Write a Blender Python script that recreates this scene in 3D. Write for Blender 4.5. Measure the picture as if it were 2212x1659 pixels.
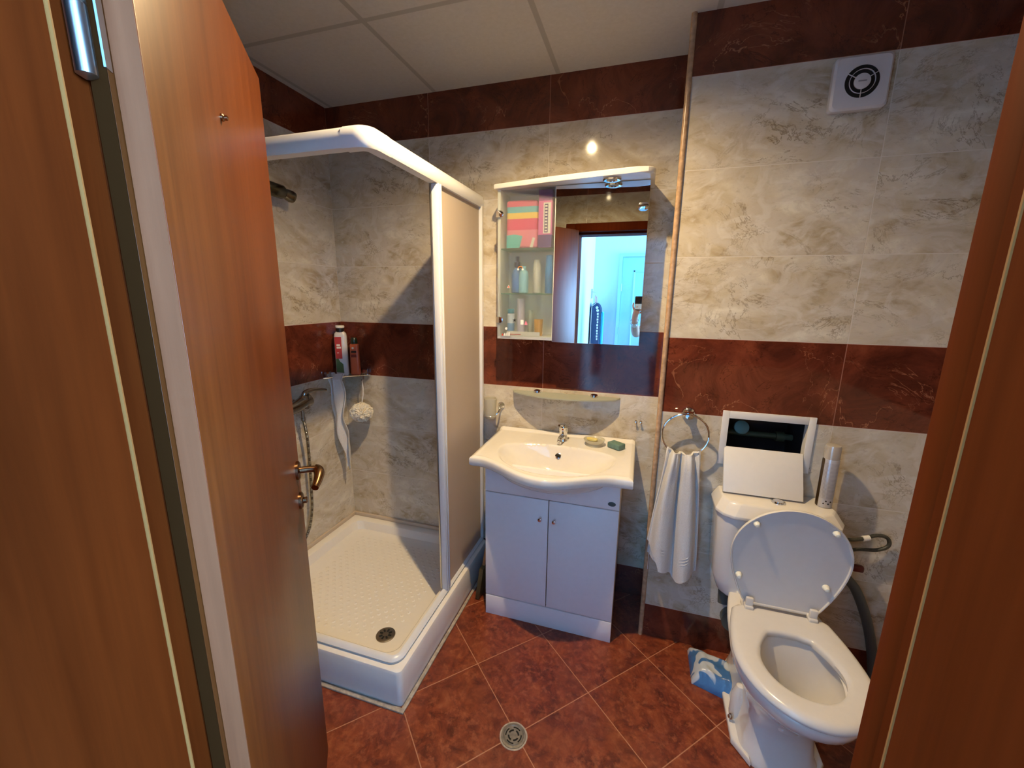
import bpy, bmesh, math, random
from mathutils import Vector, Matrix, noise
PI = math.pi
for o in list(bpy.data.objects): bpy.data.objects.remove(o)
S = bpy.context.scene
COL = S.collection
random.seed(4)

# ------------------------------------------------------------------ camera
cam_d = bpy.data.cameras.new('camera'); cam = bpy.data.objects.new('camera', cam_d); COL.objects.link(cam)
cam_d.sensor_width = 36; cam_d.sensor_fit = 'HORIZONTAL'; cam_d.lens = 36 * 890.36 / 2212
cam_d.clip_start = 0.01
def cam_basis(yaw, pitch, roll):
    f = Vector((-math.sin(yaw)*math.cos(pitch), math.cos(yaw)*math.cos(pitch), math.sin(pitch)))
    r0 = Vector((math.cos(yaw), math.sin(yaw), 0)); u0 = r0.cross(f)
    return r0*math.cos(roll)+u0*math.sin(roll), -r0*math.sin(roll)+u0*math.cos(roll), f
r_, u_, f_ = cam_basis(0.3002, -0.2093, 0.0108)
M = Matrix((r_, u_, -f_)).transposed().to_4x4(); M.translation = Vector((1.6404, -1.9790, 1.5116))
cam.matrix_world = M
S.camera = cam

# ------------------------------------------------------------------ world, lights, exposure
S.view_settings.view_transform = 'Standard'; S.view_settings.look = 'None'
S.view_settings.gamma = 1.0; S.view_settings.use_curve_mapping = False
S.view_settings.exposure = 0.80
W = bpy.data.worlds.new('world'); S.world = W; W.use_nodes = True
bg = W.node_tree.nodes['Background']; bg.inputs[0].default_value = (0.30, 0.62, 1.0, 1); bg.inputs[1].default_value = 2.0
def light(name, kind, loc, energy, color, **k):
    d = bpy.data.lights.new(name, kind); d.energy = energy; d.color = color
    for a, v in k.items(): setattr(d, a, v)
    o = bpy.data.objects.new(name, d); COL.objects.link(o); o.location = loc; return o
# area light added as daylight, outside the made-up hallway window, facing in
added_sky_l = light('added_daylight', 'AREA', (3.75, -2.72, 1.55), 235, (0.30, 0.60, 1.0), shape='RECTANGLE', size=1.3, size_y=.75)
added_sky_l.rotation_euler = (0, PI/2, 0)
# the warm bulb in the bathroom ceiling
bulb_l = light('bulb_light', 'SPOT', (1.27, -0.83, 2.415), 82, (1.0, 0.73, 0.39), shadow_soft_size=0.016, spot_size=math.radians(159), spot_blend=1.0)

# ------------------------------------------------------------------ node helper
class NT:
    def __init__(s, name):
        s.mat = bpy.data.materials.new(name); s.mat.use_nodes = True
        s.t = s.mat.node_tree; s.n = s.t.nodes; s.b = s.n['Principled BSDF']; s.out = s.n['Material Output']
    def l(s, a, b): s.t.links.new(a, b)
    def setin(s, sock, v):
        if isinstance(v, bpy.types.NodeSocket): s.l(v, sock)
        elif v is not None: sock.default_value = v
    def m(s, op, a, b=None, c=None, clamp=False):
        x = s.n.new('ShaderNodeMath'); x.operation = op; x.use_clamp = clamp
        for i, v in enumerate((a, b, c)): s.setin(x.inputs[i], v)
        return x.outputs[0]
    def pos(s):
        if not hasattr(s, '_p'):
            g = s.n.new('ShaderNodeNewGeometry'); s._p = g.outputs['Position']
            q = s.n.new('ShaderNodeSeparateXYZ'); s.l(s._p, q.inputs[0]); s.x, s.y, s.z = q.outputs
        return s._p
    def objc(s):
        g = s.n.new('ShaderNodeTexCoord'); return g.outputs['Object']
    def comb(s, x, y, z):
        c = s.n.new('ShaderNodeCombineXYZ')
        for i, v in enumerate((x, y, z)): s.setin(c.inputs[i], v)
        return c.outputs[0]
    def noise(s, vec, scale, detail=4, rough=.5, dist=0.0):
        x = s.n.new('ShaderNodeTexNoise'); s.setin(x.inputs['Vector'], vec)
        x.inputs['Scale'].default_value = scale; x.inputs['Detail'].default_value = detail
        x.inputs['Roughness'].default_value = rough; x.inputs['Distortion'].default_value = dist
        return x.outputs[0]
    def ramp(s, fac, stops):
        x = s.n.new('ShaderNodeValToRGB'); s.setin(x.inputs[0], fac); e = x.color_ramp.elements
        while len(e) < len(stops): e.new(0.5)
        for i, (p, c) in enumerate(stops):
            e[i].position = p; e[i].color = (*c, 1)
        return x.outputs[0]
    def mix(s, fac, a, b, mode='MIX'):
        x = s.n.new('ShaderNodeMix'); x.data_type = 'RGBA'; x.blend_type = mode
        s.setin(x.inputs[0], fac)
        for i, v in ((6, a), (7, b)):
            if isinstance(v, tuple): v = (*v, 1)
            s.setin(x.inputs[i], v)
        return x.outputs[2]
    def map01(s, v, a, b):
        x = s.n.new('ShaderNodeMapRange'); s.setin(x.inputs[0], v)
        x.inputs[1].default_value = a; x.inputs[2].default_value = b; return x.outputs[0]
    def bump(s, h, st, dist=.002):
        x = s.n.new('ShaderNodeBump'); x.inputs['Strength'].default_value = st; x.inputs['Distance'].default_value = dist
        s.l(h, x.inputs['Height']); s.l(x.outputs[0], s.b.inputs['Normal'])
    def base(s, v): s.setin(s.b.inputs['Base Color'], (*v, 1) if isinstance(v, tuple) else v)
    def rough(s, v): s.setin(s.b.inputs['Roughness'], v)

def simple(name, col, rough=.4, metal=0, var=.0, scale=40, bump=0, spec=.5, coat=0, emit=None):
    t = NT(name)
    if var or bump:
        nz = t.noise(t.objc(), scale, 5)
        if var:
            t.base(t.ramp(nz, [(0.3, tuple(c*(1-var) for c in col)), (0.7, tuple(min(1, c*(1+var)) for c in col))]))
        else: t.base(col)
        if bump: t.bump(nz, bump)
    else:
        nz = t.noise(t.objc(), scale, 3)
        t.base(t.ramp(nz, [(0.3, tuple(c*.985 for c in col)), (0.7, tuple(min(1, c*1.01) for c in col))]))
    t.rough(rough); t.b.inputs['Metallic'].default_value = metal
    t.b.inputs['Specular IOR Level'].default_value = spec
    t.b.inputs['Coat Weight'].default_value = coat
    if emit:
        t.b.inputs['Emission Color'].default_value = (*emit[0], 1); t.b.inputs['Emission Strength'].default_value = emit[1]
    return t.mat

RB = .1612          # height of the top of the lowest tile row
TW = .5965
def marble_cream(t, vec):
    n1 = t.noise(vec, 3.2, 6, .55, 1.4); n2 = t.noise(vec, 9, 8, .65, 1.0)
    c = t.ramp(n1, [(.30, (.34, .26, .155)), (.43, (.48, .40, .275)), (.54, (.58, .51, .385)), (.66, (.70, .65, .53))])
    c = t.mix(t.map01(n2, .42, .62), c, (.56, .50, .41)); 
    n5 = t.noise(vec, 7, 3, .5, 2.0)
    c = t.mix(t.m('MULTIPLY', t.map01(n5, .52, .62), .45), c, (.68, .64, .57))
    v = t.noise(vec, 4.2, 8, .70, 1.1)
    d = t.m('ABSOLUTE', t.m('SUBTRACT', v, .5)); vein = t.m('SUBTRACT', 1, t.map01(d, 0, .014), clamp=True)
    msk = t.map01(t.noise(vec, 5, 3), .47, .63)
    c = t.mix(t.m('MULTIPLY', t.m('MULTIPLY', vein, msk), .75), c, (.16, .11, .06))
    sp = t.noise(vec, 38, 4, .6); c = t.mix(t.m('MULTIPLY', t.map01(sp, .57, .72), .35), c, (.33, .27, .19))
    return c
def marble_red(t, vec):
    n1 = t.noise(vec, 5, 9, .68, .8)
    c = t.ramp(n1, [(.30, (.050, .013, .008)), (.48, (.12, .027, .014)), (.62, (.19, .045, .021)), (.8, (.25, .075, .034))])
    v = t.noise(vec, 2.6, 5, .6, 1.6)
    d = t.m('ABSOLUTE', t.m('SUBTRACT', v, .5)); vein = t.m('SUBTRACT', 1, t.map01(d, 0, .006), clamp=True)
    msk = t.map01(t.noise(vec, 4.5, 4), .48, .6)
    c = t.mix(t.m('MULTIPLY', t.m('MULTIPLY', vein, msk), .7), c, (.46, .19, .095))
    v2 = t.noise(vec, 4.0, 5, .6, 1.8)
    d2 = t.m('ABSOLUTE', t.m('SUBTRACT', v2, .47)); k = t.m('SUBTRACT', 1, t.map01(d2, 0, .008), clamp=True)
    return t.mix(t.m('MULTIPLY', k, .6), c, (.035, .009, .006))
def tile_mat(name, axis, h0, sgn=1):
    t = NT(name); t.pos(); h = (t.x, t.y)[axis]
    zz = t.m('DIVIDE', t.m('SUBTRACT', t.z, RB), .3); hh = t.m('DIVIDE', t.m('SUBTRACT', h, h0), TW*sgn)
    ir = t.m('FLOOR', zz); fr = t.m('FRACT', zz); ic = t.m('FLOOR', hh); fc = t.m('FRACT', hh)
    dz = t.m('MULTIPLY', t.m('MINIMUM', fr, t.m('SUBTRACT', 1, fr)), .3)
    dh = t.m('MULTIPLY', t.m('MINIMUM', fc, t.m('SUBTRACT', 1, fc)), TW)
    dd = t.m('MINIMUM', dz, dh)
    grout = t.m('SUBTRACT', 1, t.map01(dd, .0008, .0018), clamp=True)
    band = t.m('COMPARE', ir, 3.0, .1); low = t.m('LESS_THAN', ir, -.5); top = t.m('GREATER_THAN', ir, 6.5)
    red = t.m('MAXIMUM', t.m('MAXIMUM', band, low), top)
    seed = t.m('MULTIPLY', t.m('MODULO', t.m('ADD', t.m('ADD', ir, 20), t.m('MULTIPLY', ic, 3)), 5), 3.71)
    vec = t.comb(t.m('MULTIPLY', fc, TW), t.m('MULTIPLY', fr, .3), seed)
    # the marbling runs diagonally over each tile
    rot = t.n.new('ShaderNodeMapping'); rot.inputs['Rotation'].default_value = (0, 0, -.75); rot.inputs['Scale'].default_value = (1.0, 1.55, 1)
    t.l(vec, rot.inputs[0]); cvec = rot.outputs[0]
    c = t.mix(red, marble_cream(t, cvec), marble_red(t, vec))
    g = t.mix(red, (.62, .56, .48), (.33, .13, .07))
    t.base(t.mix(grout, c, g)); t.rough(t.m('ADD', .075, t.m('MULTIPLY', grout, .5)))
    t.b.inputs['Specular IOR Level'].default_value = .5
    t.bump(t.m('ADD', t.m('SUBTRACT', 1, grout), t.m('MULTIPLY', t.noise(vec, 3, 2), .12)), .25, .0012)
    return t.mat
def floor_mat():
    t = NT('floor_tiles'); t.pos(); ga = .7588; s = .3248
    gx = t.m('SUBTRACT', t.x, 1.5452); gy = t.m('SUBTRACT', t.y, -.6206)
    a = t.m('DIVIDE', t.m('SUBTRACT', t.m('MULTIPLY', gx, math.cos(ga)), t.m('MULTIPLY', gy, math.sin(ga))), s)
    b = t.m('DIVIDE', t.m('ADD', t.m('MULTIPLY', gx, math.sin(ga)), t.m('MULTIPLY', gy, math.cos(ga))), s)
    fa, fb = t.m('FRACT', a), t.m('FRACT', b)
    dd = t.m('MULTIPLY', t.m('MINIMUM', t.m('MINIMUM', fa, t.m('SUBTRACT', 1, fa)), t.m('MINIMUM', fb, t.m('SUBTRACT', 1, fb))), s)
    grout = t.m('SUBTRACT', 1, t.map01(dd, .0009, .0022), clamp=True)
    seed = t.m('MULTIPLY', t.m('ADD', t.m('FLOOR', a), t.m('MULTIPLY', t.m('FLOOR', b), 2.3)), 5.1)
    vec = t.comb(t.m('MULTIPLY', fa, s), t.m('MULTIPLY', fb, s), seed)
    n1 = t.noise(vec, 15, 10, .70, .6)
    c = t.ramp(n1, [(.30, (.055, .011, .007)), (.44, (.15, .030, .013)), (.56, (.23, .052, .020)), (.72, (.33, .095, .035))])
    n2 = t.noise(vec, 42, 6, .65); c = t.mix(t.m('MULTIPLY', t.map01(n2, .5, .70), .6), c, (.40, .13, .055))
    n3 = t.noise(vec, 4.5, 3); c = t.mix(t.m('MULTIPLY', t.map01(n3, .5, .72), .4), c, (.085, .02, .012))
    t.base(t.mix(grout, c, (.45, .20, .11))); t.rough(t.m('ADD', .30, t.m('MULTIPLY', grout, .4)))
    t.bump(t.m('ADD', t.m('SUBTRACT', 1, grout), t.m('MULTIPLY', n1, .3)), .3, .0012)
    return t.mat
def wood_mat(name, dark, light_, rough=.42, vec=None, sc=1.0):
    t = NT(name); t.pos()
    v = t.comb(t.m('MULTIPLY', t.x, 26*sc), t.m('MULTIPLY', t.y, 26*sc), t.m('MULTIPLY', t.z, 1.1*sc))
    n = t.noise(v, 2.2, 7, .62, .4); v2 = t.comb(t.m('MULTIPLY', t.x, 4), t.m('MULTIPLY', t.y, 4), t.m('MULTIPLY', t.z, .8))
    n2 = t.noise(v2, 1.5, 3); f = t.m('ADD', t.m('MULTIPLY', n, .55), t.m('MULTIPLY', n2, .45))
    t.base(t.ramp(f, [(.36, dark), (.62, light_)])); t.rough(rough); t.bump(n, .04)
    return t.mat
def ceil_mat():
    t = NT('ceiling_panel'); t.pos()
    n = t.noise(t._p, 55, 6, .7); c = t.ramp(n, [(.3, (.50, .48, .46)), (.7, (.56, .54, .52))])
    fx = t.m('FRACT', t.m('DIVIDE', t.m('SUBTRACT', t.x, .63), .592)); fy = t.m('FRACT', t.m('DIVIDE', t.m('SUBTRACT', t.y, -.535), .60))
    d = t.m('MULTIPLY', t.m('MINIMUM', t.m('MINIMUM', fx, t.m('SUBTRACT', 1, fx)), t.m('MINIMUM', fy, t.m('SUBTRACT', 1, fy))), .6)
    j = t.m('SUBTRACT', 1, t.map01(d, .009, .011), clamp=True)
    t.base(t.mix(t.m('MULTIPLY', j, .9), c, (.36, .34, .32))); t.rough(.85)
    return t.mat

M_ = {}
M_['back'] = tile_mat('wall_tiles_back', 0, -.004)
M_['side'] = tile_mat('wall_tiles_side', 1, 0)
M_['pillar'] = tile_mat('wall_tiles_boxing', 0, 1.738)
M_['floor'] = floor_mat()
M_['ceil'] = ceil_mat()
M_['wood'] = wood_mat('cherry_laminate', (.085, .020, .0035), (.140, .037, .0065), .38)
M_['jamb'] = wood_mat('cherry_jamb', (.070, .0105, .0012), (.108, .017, .0022), .6)
M_['jamb'].node_tree.nodes['Principled BSDF'].inputs['Specular IOR Level'].default_value = .03
M_['edge'] = wood_mat('door_edge_band', (.17, .052, .022), (.24, .078, .034), .5)
M_['edge'].node_tree.nodes['Principled BSDF'].inputs['Specular IOR Level'].default_value = .08
M_['wood'].node_tree.nodes['Principled BSDF'].inputs['Specular IOR Level'].default_value = .28
M_['ceramic'] = simple('white_ceramic', (.74, .71, .67), .07, coat=.3)
M_['ceramic_lid'] = simple('white_plastic_seat', (.66, .64, .62), .22)
M_['acryl'] = simple('white_acrylic', (.83, .79, .72), .16)
M_['white'] = simple('white_laminate', (.84, .82, .85), .32)
M_['whiteb'] = simple('white_lacquer', (.74, .72, .68), .3)
M_['rail'] = simple('white_aluminium', (.72, .72, .73), .28)
M_['chrome'] = simple('chrome', (.75, .75, .76), .09, 1)
M_['satin'] = simple('satin_chrome', (.58, .58, .57), .3, 1)
M_['steel'] = simple('steel_drain', (.36, .32, .27), .3, 1)
M_['bronze'] = simple('bronze_handle', (.33, .20, .11), .2, 1)
M_['black'] = simple('black_plastic', (.015, .015, .017), .35)
M_['hole'] = simple('dark_hole', (.006, .006, .006), .9)
M_['seal'] = simple('tan_rubber_seal', (.27, .115, .035), .6, spec=.03)
M_['trimtan'] = simple('tan_corner_trim', (.45, .29, .17), .25, var=.25, scale=60)
M_['silicone'] = simple('beige_sealant', (.58, .48, .37), .5)
M_['grout'] = simple('grey_grout', (.38, .33, .27), .8, var=.25, scale=60)
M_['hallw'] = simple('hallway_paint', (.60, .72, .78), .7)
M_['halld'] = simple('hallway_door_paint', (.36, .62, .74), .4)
M_['hallf'] = simple('hallway_floor', (.42, .36, .28), .4, var=.15, scale=6)
M_['plastic'] = simple('white_plastic', (.62, .60, .60), .25)
M_['cable'] = simple('dark_braided_hose', (.045, .045, .035), .5, var=.4, scale=200)
M_['drainhose'] = simple('grey_drain_hose', (.075, .08, .07), .55)
M_['cream'] = simple('cream_plastic', (.80, .80, .72), .3)
def glassy(name, col, rough, tr, opaque=.0, ior=1.45):
    """frosted or clear sheet: refraction, mixed with a milky scattering coat"""
    t = NT(name); n = t.n
    g = n.new('ShaderNodeBsdfGlass'); g.inputs['Color'].default_value = (*col, 1); g.inputs['Roughness'].default_value = rough
    g.inputs['IOR'].default_value = ior
    tl = n.new('ShaderNodeBsdfTranslucent'); tl.inputs[0].default_value = (*col, 1)
    df = n.new('ShaderNodeBsdfDiffuse'); df.inputs[0].default_value = (*col, 1)
    m1 = n.new('ShaderNodeMixShader'); m1.inputs[0].default_value = .5; t.l(tl.outputs[0], m1.inputs[1]); t.l(df.outputs[0], m1.inputs[2])
    m2 = n.new('ShaderNodeMixShader'); m2.inputs[0].default_value = tr; t.l(g.outputs[0], m2.inputs[1]); t.l(m1.outputs[0], m2.inputs[2])
    tp = n.new('ShaderNodeBsdfTransparent'); tp.inputs[0].default_value = (.95, .97, .95, 1)
    m3 = n.new('ShaderNodeMixShader'); m3.inputs[0].default_value = opaque; t.l(m2.outputs[0], m3.inputs[1]); t.l(tp.outputs[0], m3.inputs[2])
    t.l(m3.outputs[0], t.out.inputs[0]); return t.mat
M_['frost_panel'] = glassy('frosted_screen_glass', (.86, .78, .69), .45, .75)
M_['frost_door'] = glassy('frosted_door_glass', (.95, .97, .95), .10, .12, .30, ior=1.2)
M_['frost_shelf'] = glassy('frosted_shelf_glass', (.68, .70, .64), .3, .62)
M_['frost_cup'] = glassy('frosted_cup_glass', (.85, .84, .78), .3, .55)
M_['clear'] = glassy('clear_shelf_glass', (.55, .85, .75), .02, .15, .4)
mm = NT('mirror_silver'); mm.base((.66, .70, .73)); mm.rough(.0); mm.b.inputs['Metallic'].default_value = 1; M_['mirror'] = mm.mat

# ------------------------------------------------------------------ mesh helpers
ORG = {}
def world(o): return ORG.get(o.name, Vector((0, 0, 0)))
def tag(o, label=None, cat=None, group=None, kind=None):
    if label: o['label'] = label
    if cat: o['category'] = cat
    if group: o['group'] = group
    if kind: o['kind'] = kind
    return o
def thing(name, label, cat, loc, group=None, kind=None):
    o = bpy.data.objects.new(name, None); o.empty_display_size = .05; COL.objects.link(o); o.location = loc
    ORG[o.name] = Vector(loc); return tag(o, label, cat, group, kind)
def obj(name, bm, mat, parent=None, smooth=True, label=None, cat=None, group=None, kind=None, ang=35, loc=None):
    bmesh.ops.recalc_face_normals(bm, faces=bm.faces)
    if parent: L = world(parent)
    elif loc: L = Vector(loc)
    else:
        xs = [v.co for v in bm.verts]
        L = Vector(((min(c.x for c in xs)+max(c.x for c in xs))/2, (min(c.y for c in xs)+max(c.y for c in xs))/2, min(c.z for c in xs)))
    if kind == 'structure': L = Vector((0, 0, 0))
    bmesh.ops.translate(bm, verts=bm.verts, vec=-L)
    me = bpy.data.meshes.new(name); bm.to_mesh(me); bm.free()
    mats = mat if isinstance(mat, (list, tuple)) else [mat]
    for mt in mats: me.materials.append(M_[mt] if isinstance(mt, str) else mt)
    if smooth:
        for p in me.polygons: p.use_smooth = True
        me.set_sharp_from_angle(angle=math.radians(ang))
    o = bpy.data.objects.new(name, me); COL.objects.link(o)
    if parent: o.parent = parent
    else: o.location = L
    ORG[o.name] = L
    return tag(o, label, cat, group, kind)
def nb(): return bmesh.new()
def bevel(bm, geom_edges, w, seg=2): bmesh.ops.bevel(bm, geom=geom_edges, offset=w, segments=seg, affect='EDGES', profile=.5, clamp_overlap=True)
def box(bm, x0, x1, y0, y1, z0, z1, bv=0, mi=0, seg=2, T=None):
    b2 = nb(); bmesh.ops.create_cube(b2, size=1)
    for v in b2.verts: v.co = Vector((x0+(v.co.x+.5)*(x1-x0), y0+(v.co.y+.5)*(y1-y0), z0+(v.co.z+.5)*(z1-z0)))
    if bv: bevel(b2, list(b2.edges), bv, seg)
    for f in b2.faces: f.material_index = mi
    add(bm, b2, T); return bm
def add(bm, b2, T=None):
    if T is not None: bmesh.ops.transform(b2, matrix=T, verts=b2.verts)
    me = bpy.data.meshes.new('tmp'); b2.to_mesh(me); b2.free(); bm.from_mesh(me); bpy.data.meshes.remove(me)
def prism(bm, pts, z0, z1, bv=0, mi=0, seg=2, T=None):
    b2 = nb(); lo = [b2.verts.new((x, y, z0)) for x, y in pts]; hi = [b2.verts.new((x, y, z1)) for x, y in pts]
    n = len(pts); b2.faces.new(lo[::-1]); b2.faces.new(hi)
    for i in range(n): b2.faces.new((lo[i], lo[(i+1) % n], hi[(i+1) % n], hi[i]))
    if bv:
        es = [e for e in b2.edges if abs(e.verts[0].co.z-e.verts[1].co.z) < 1e-6]
        bevel(b2, es, bv, seg)
    for f in b2.faces: f.material_index = mi
    add(bm, b2, T)
def loft(bm, rings, close=True, cap0=True, cap1=True, mi=0, T=None):
    b2 = nb(); R = [[b2.verts.new(p) for p in r] for r in rings]; n = len(R[0])
    for a, b in zip(R, R[1:]):
        for i in range(n if close else n-1):
            j = (i+1) % n
            try: b2.faces.new((a[i], a[j], b[j], b[i]))
            except ValueError: pass
    if close and cap0: b2.faces.new(R[0][::-1])
    if close and cap1: b2.faces.new(R[-1])
    for f in b2.faces: f.material_index = mi
    add(bm, b2, T)
def lathe(bm, prof, c, axis='z', n=32, mi=0, cap=True):
    """prof: list of (radius, height) along the axis from centre c"""
    ex = {'z': (Vector((1, 0, 0)), Vector((0, 1, 0)), Vector((0, 0, 1))), 'y': (Vector((1, 0, 0)), Vector((0, 0, 1)), Vector((0, -1, 0))),
          'x': (Vector((0, 1, 0)), Vector((0, 0, 1)), Vector((1, 0, 0)))}
    if isinstance(axis, str): a, b, d = ex[axis]
    else:
        d = Vector(axis).normalized(); a = d.orthogonal().normalized(); b = d.cross(a)
    c = Vector(c)
    rings = [[c+a*(max(r, 1e-5)*math.cos(2*PI*i/n))+b*(max(r, 1e-5)*math.sin(2*PI*i/n))+d*h for i in range(n)] for r, h in prof]
    loft(bm, rings, cap0=cap, cap1=cap, mi=mi)
def catmull(pts, k=8):
    P = [Vector(p) for p in pts]; P = [P[0]*2-P[1]]+P+[P[-1]*2-P[-2]]; out = []
    for i in range(1, len(P)-2):
        for j in range(k):
            t = j/k; a, b, c, d = P[i-1:i+3]
            out.append(.5*((2*b)+(c-a)*t+(2*a-5*b+4*c-d)*t*t+(3*b-a-3*c+d)*t**3))
    out.append(P[-2]); return out
def tube(bm, pts, rad, n=10, k=8, smooth=True, mi=0, flat=None):
    P = catmull(pts, k) if smooth else [Vector(p) for p in pts]
    up = Vector((0, 0, 1)); rings = []; prev = None
    for i, p in enumerate(P):
        d = (P[min(i+1, len(P)-1)]-P[max(i-1, 0)]).normalized()
        a = (prev - d*prev.dot(d)) if prev else d.orthogonal()
        a.normalize(); b = d.cross(a); prev = a
        r = rad(i/(len(P)-1)) if callable(rad) else rad
        rings.append([p+a*r*math.cos(2*PI*j/n)+b*r*math.sin(2*PI*j/n) for j in range(n)])
    loft(bm, rings, mi=mi)
def tri(bm): bmesh.ops.triangulate(bm, faces=[f for f in bm.faces if len(f.verts) > 4])
def rrect(x0, x1, y0, y1, r, n=5):
    out = []
    for cx, cy, a0 in ((x1-r, y1-r, 0), (x0+r, y1-r, 90), (x0+r, y0+r, 180), (x1-r, y0+r, 270)):
        for i in range(n+1):
            a = math.radians(a0+90*i/n); out.append((cx+r*math.cos(a), cy+r*math.sin(a)))
    return out
XZ = Matrix(((1, 0, 0, 0), (0, 0, -1, 0), (0, 1, 0, 0), (0, 0, 0, 1)))   # prism drawn in x,z ; its height runs along -y
def xzprism(bm, pts, y_front, y_back, bv=0, mi=0, seg=2):
    """outline in (x,z); front face at y_front (nearer camera, smaller y)"""
    prism(bm, pts, -y_back, -y_front, bv, mi, seg, T=XZ)

# ================================================================== STRUCTURE
CZ = 2.452; DW0, DW1 = -1.655, -1.84          # the door wall's two faces
PX, PY = 1.738, -.2523                        # boxed-in wall's corner
RX = 2.74
def st(name, bm, mat, label, cat, smooth=False, parent=None): return obj(name, bm, mat, parent, smooth, label, cat, None, 'structure' if parent is None else None)
b = nb(); box(b, -.1, RX+.1, -1.84, .1, -.1, 0); st('floor', b, 'floor', 'rust red marbled floor tiles laid diagonally with tan grout', 'floor')
b = nb(); box(b, -.1, RX+.1, DW0, .1, CZ, CZ+.1); st('ceiling', b, 'ceil', 'pale grey suspended ceiling of large square panels over the bathroom', 'ceiling')
b = nb(); box(b, -.1, PX+.1, 0, .1, 0, CZ); st('wall_back', b, 'back', 'tiled wall behind the washbasin and shower with cream and rust bands', 'wall')
b = nb(); box(b, -.1, 0, DW0, .1, 0, CZ); st('wall_left', b, 'side', 'tiled shower wall that carries the mixer tap', 'wall')
b = nb(); box(b, RX, RX+.1, DW0, .1, 0, CZ); st('wall_right', b, 'side', 'tiled wall at the right end beyond the toilet', 'wall')
# boxed-in wall behind the toilet, with the inspection recess cut into it
HX0, HX1, HZ0, HZ1 = 1.989, 2.262, .885, 1.062
b = nb()
for q in ((PX, HX0, 0, CZ), (HX1, RX, 0, CZ), (HX0, HX1, 0, HZ0), (HX0, HX1, HZ1, CZ)): box(b, q[0], q[1], PY, PY+.02, q[2], q[3])
bmesh.ops.remove_doubles(b, verts=b.verts, dist=1e-5)
st('wall_toilet', b, 'pillar', 'projecting tiled wall behind the toilet with a rust band across it', 'wall')
b = nb(); box(b, PX, PX+.02, PY+.02, 0, 0, CZ); st('wall_toilet_side', b, 'side', 'narrow tiled return beside the washbasin', 'wall')
b = nb(); box(b, HX0-.01, HX1+.01, -.03, -.02, HZ0-.02, HZ1+.02); box(b, HX0-.012, HX0-.002, PY+.021, -.03, HZ0-.02, HZ1+.02); box(b, HX1+.002, HX1+.012, PY+.021, -.03, HZ0-.02, HZ1+.02)
box(b, HX0, HX1, PY+.021, -.03, HZ0-.02, HZ0-.01); box(b, HX0, HX1, PY+.021, -.03, HZ1+.01, HZ1+.02)
st('wall_recess', b, 'black', 'dark inside of the inspection opening above the toilet', 'wall')
# door wall with its opening
OX0, OX1, OZ = 1.085, 1.852, 2.03
b = nb()
for q in ((-.1, OX0, 0, CZ), (OX1, RX+.1, 0, CZ), (OX0, OX1, OZ, CZ)): box(b, q[0], q[1], DW0-.02, DW0, q[2], q[3])
st('wall_front', b, 'back', 'tiled wall around the doorway facing the mirror', 'wall')
b = nb()
for q in ((-.1, OX0, 0, 2.6), (OX1, 3.5, 0, 2.6), (OX0, OX1, OZ, 2.6)): box(b, q[0], q[1], DW1, DW0-.021, q[2], q[3])
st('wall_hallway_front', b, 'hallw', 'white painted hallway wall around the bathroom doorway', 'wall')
# tan corner trim
b = nb(); tube(b, [(PX-.001, PY-.001, 0), (PX-.001, PY-.001, CZ)], .010, 12, smooth=False)
st('trim_1', b, 'trimtan', 'tan corner strip running up the edge of the boxed wall', 'trim', True)
# hallway
b = nb(); box(b, 1.0, 3.5, -3.2, -1.84, -.1, 0); st('floor_hallway', b, 'hallf', 'hallway floor outside the bathroom door', 'floor')
b = nb(); box(b, 1.0, 3.5, -3.2, -1.66, 2.6, 2.7); st('ceiling_hallway', b, 'hallw', 'white hallway ceiling', 'ceiling')
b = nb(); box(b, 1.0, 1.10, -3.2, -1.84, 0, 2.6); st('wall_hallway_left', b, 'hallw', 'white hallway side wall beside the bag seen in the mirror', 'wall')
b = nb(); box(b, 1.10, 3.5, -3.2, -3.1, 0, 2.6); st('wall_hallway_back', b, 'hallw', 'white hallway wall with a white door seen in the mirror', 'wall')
b = nb(); wy0, wy1, wz0, wz1 = -3.04, -2.40, .85, 2.25
for q in ((-3.1, wy0, 0, 2.6), (wy1, -1.84, 0, 2.6), (wy0, wy1, 0, wz0), (wy0, wy1, wz1, 2.6)): box(b, 3.5, 3.6, q[0], q[1], q[2], q[3])
st('wall_hallway_right', b, 'hallw', 'white hallway end wall with the added window', 'wall')
b = nb()
for q in ((wy0, wy0+.05, wz0, wz1), (wy1-.05, wy1, wz0, wz1), (wy0, wy1, wz0, wz0+.05), (wy0, wy1, wz1-.05, wz1)): box(b, 3.52, 3.57, *q[:2], *q[2:])
w1 = st('added_window_1', b, 'halld', 'unseen white framed window added to the hallway to let in blue daylight', 'window')  # window added out of view so blue daylight can enter the hallway
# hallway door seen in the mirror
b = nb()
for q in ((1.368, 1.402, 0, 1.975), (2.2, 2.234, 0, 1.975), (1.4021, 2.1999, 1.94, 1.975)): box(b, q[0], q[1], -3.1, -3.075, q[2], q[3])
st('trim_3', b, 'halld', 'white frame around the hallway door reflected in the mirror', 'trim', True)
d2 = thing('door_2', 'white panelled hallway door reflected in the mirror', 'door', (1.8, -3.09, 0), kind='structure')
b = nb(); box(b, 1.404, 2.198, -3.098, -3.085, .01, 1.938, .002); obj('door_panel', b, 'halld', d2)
b = nb()
for q in ((1.50, .95, 1.80), (1.50, .18, .82)):
    for e in ((1.52, 2.08, q[1], q[1]+.02), (1.52, 2.08, q[2]-.02, q[2]), (1.52, 1.54, q[1], q[2]), (2.06, 2.08, q[1], q[2])): box(b, e[0], e[1], -3.086, -3.078, e[2], e[3], .003)
obj('moulding', b, 'halld', d2)
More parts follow.
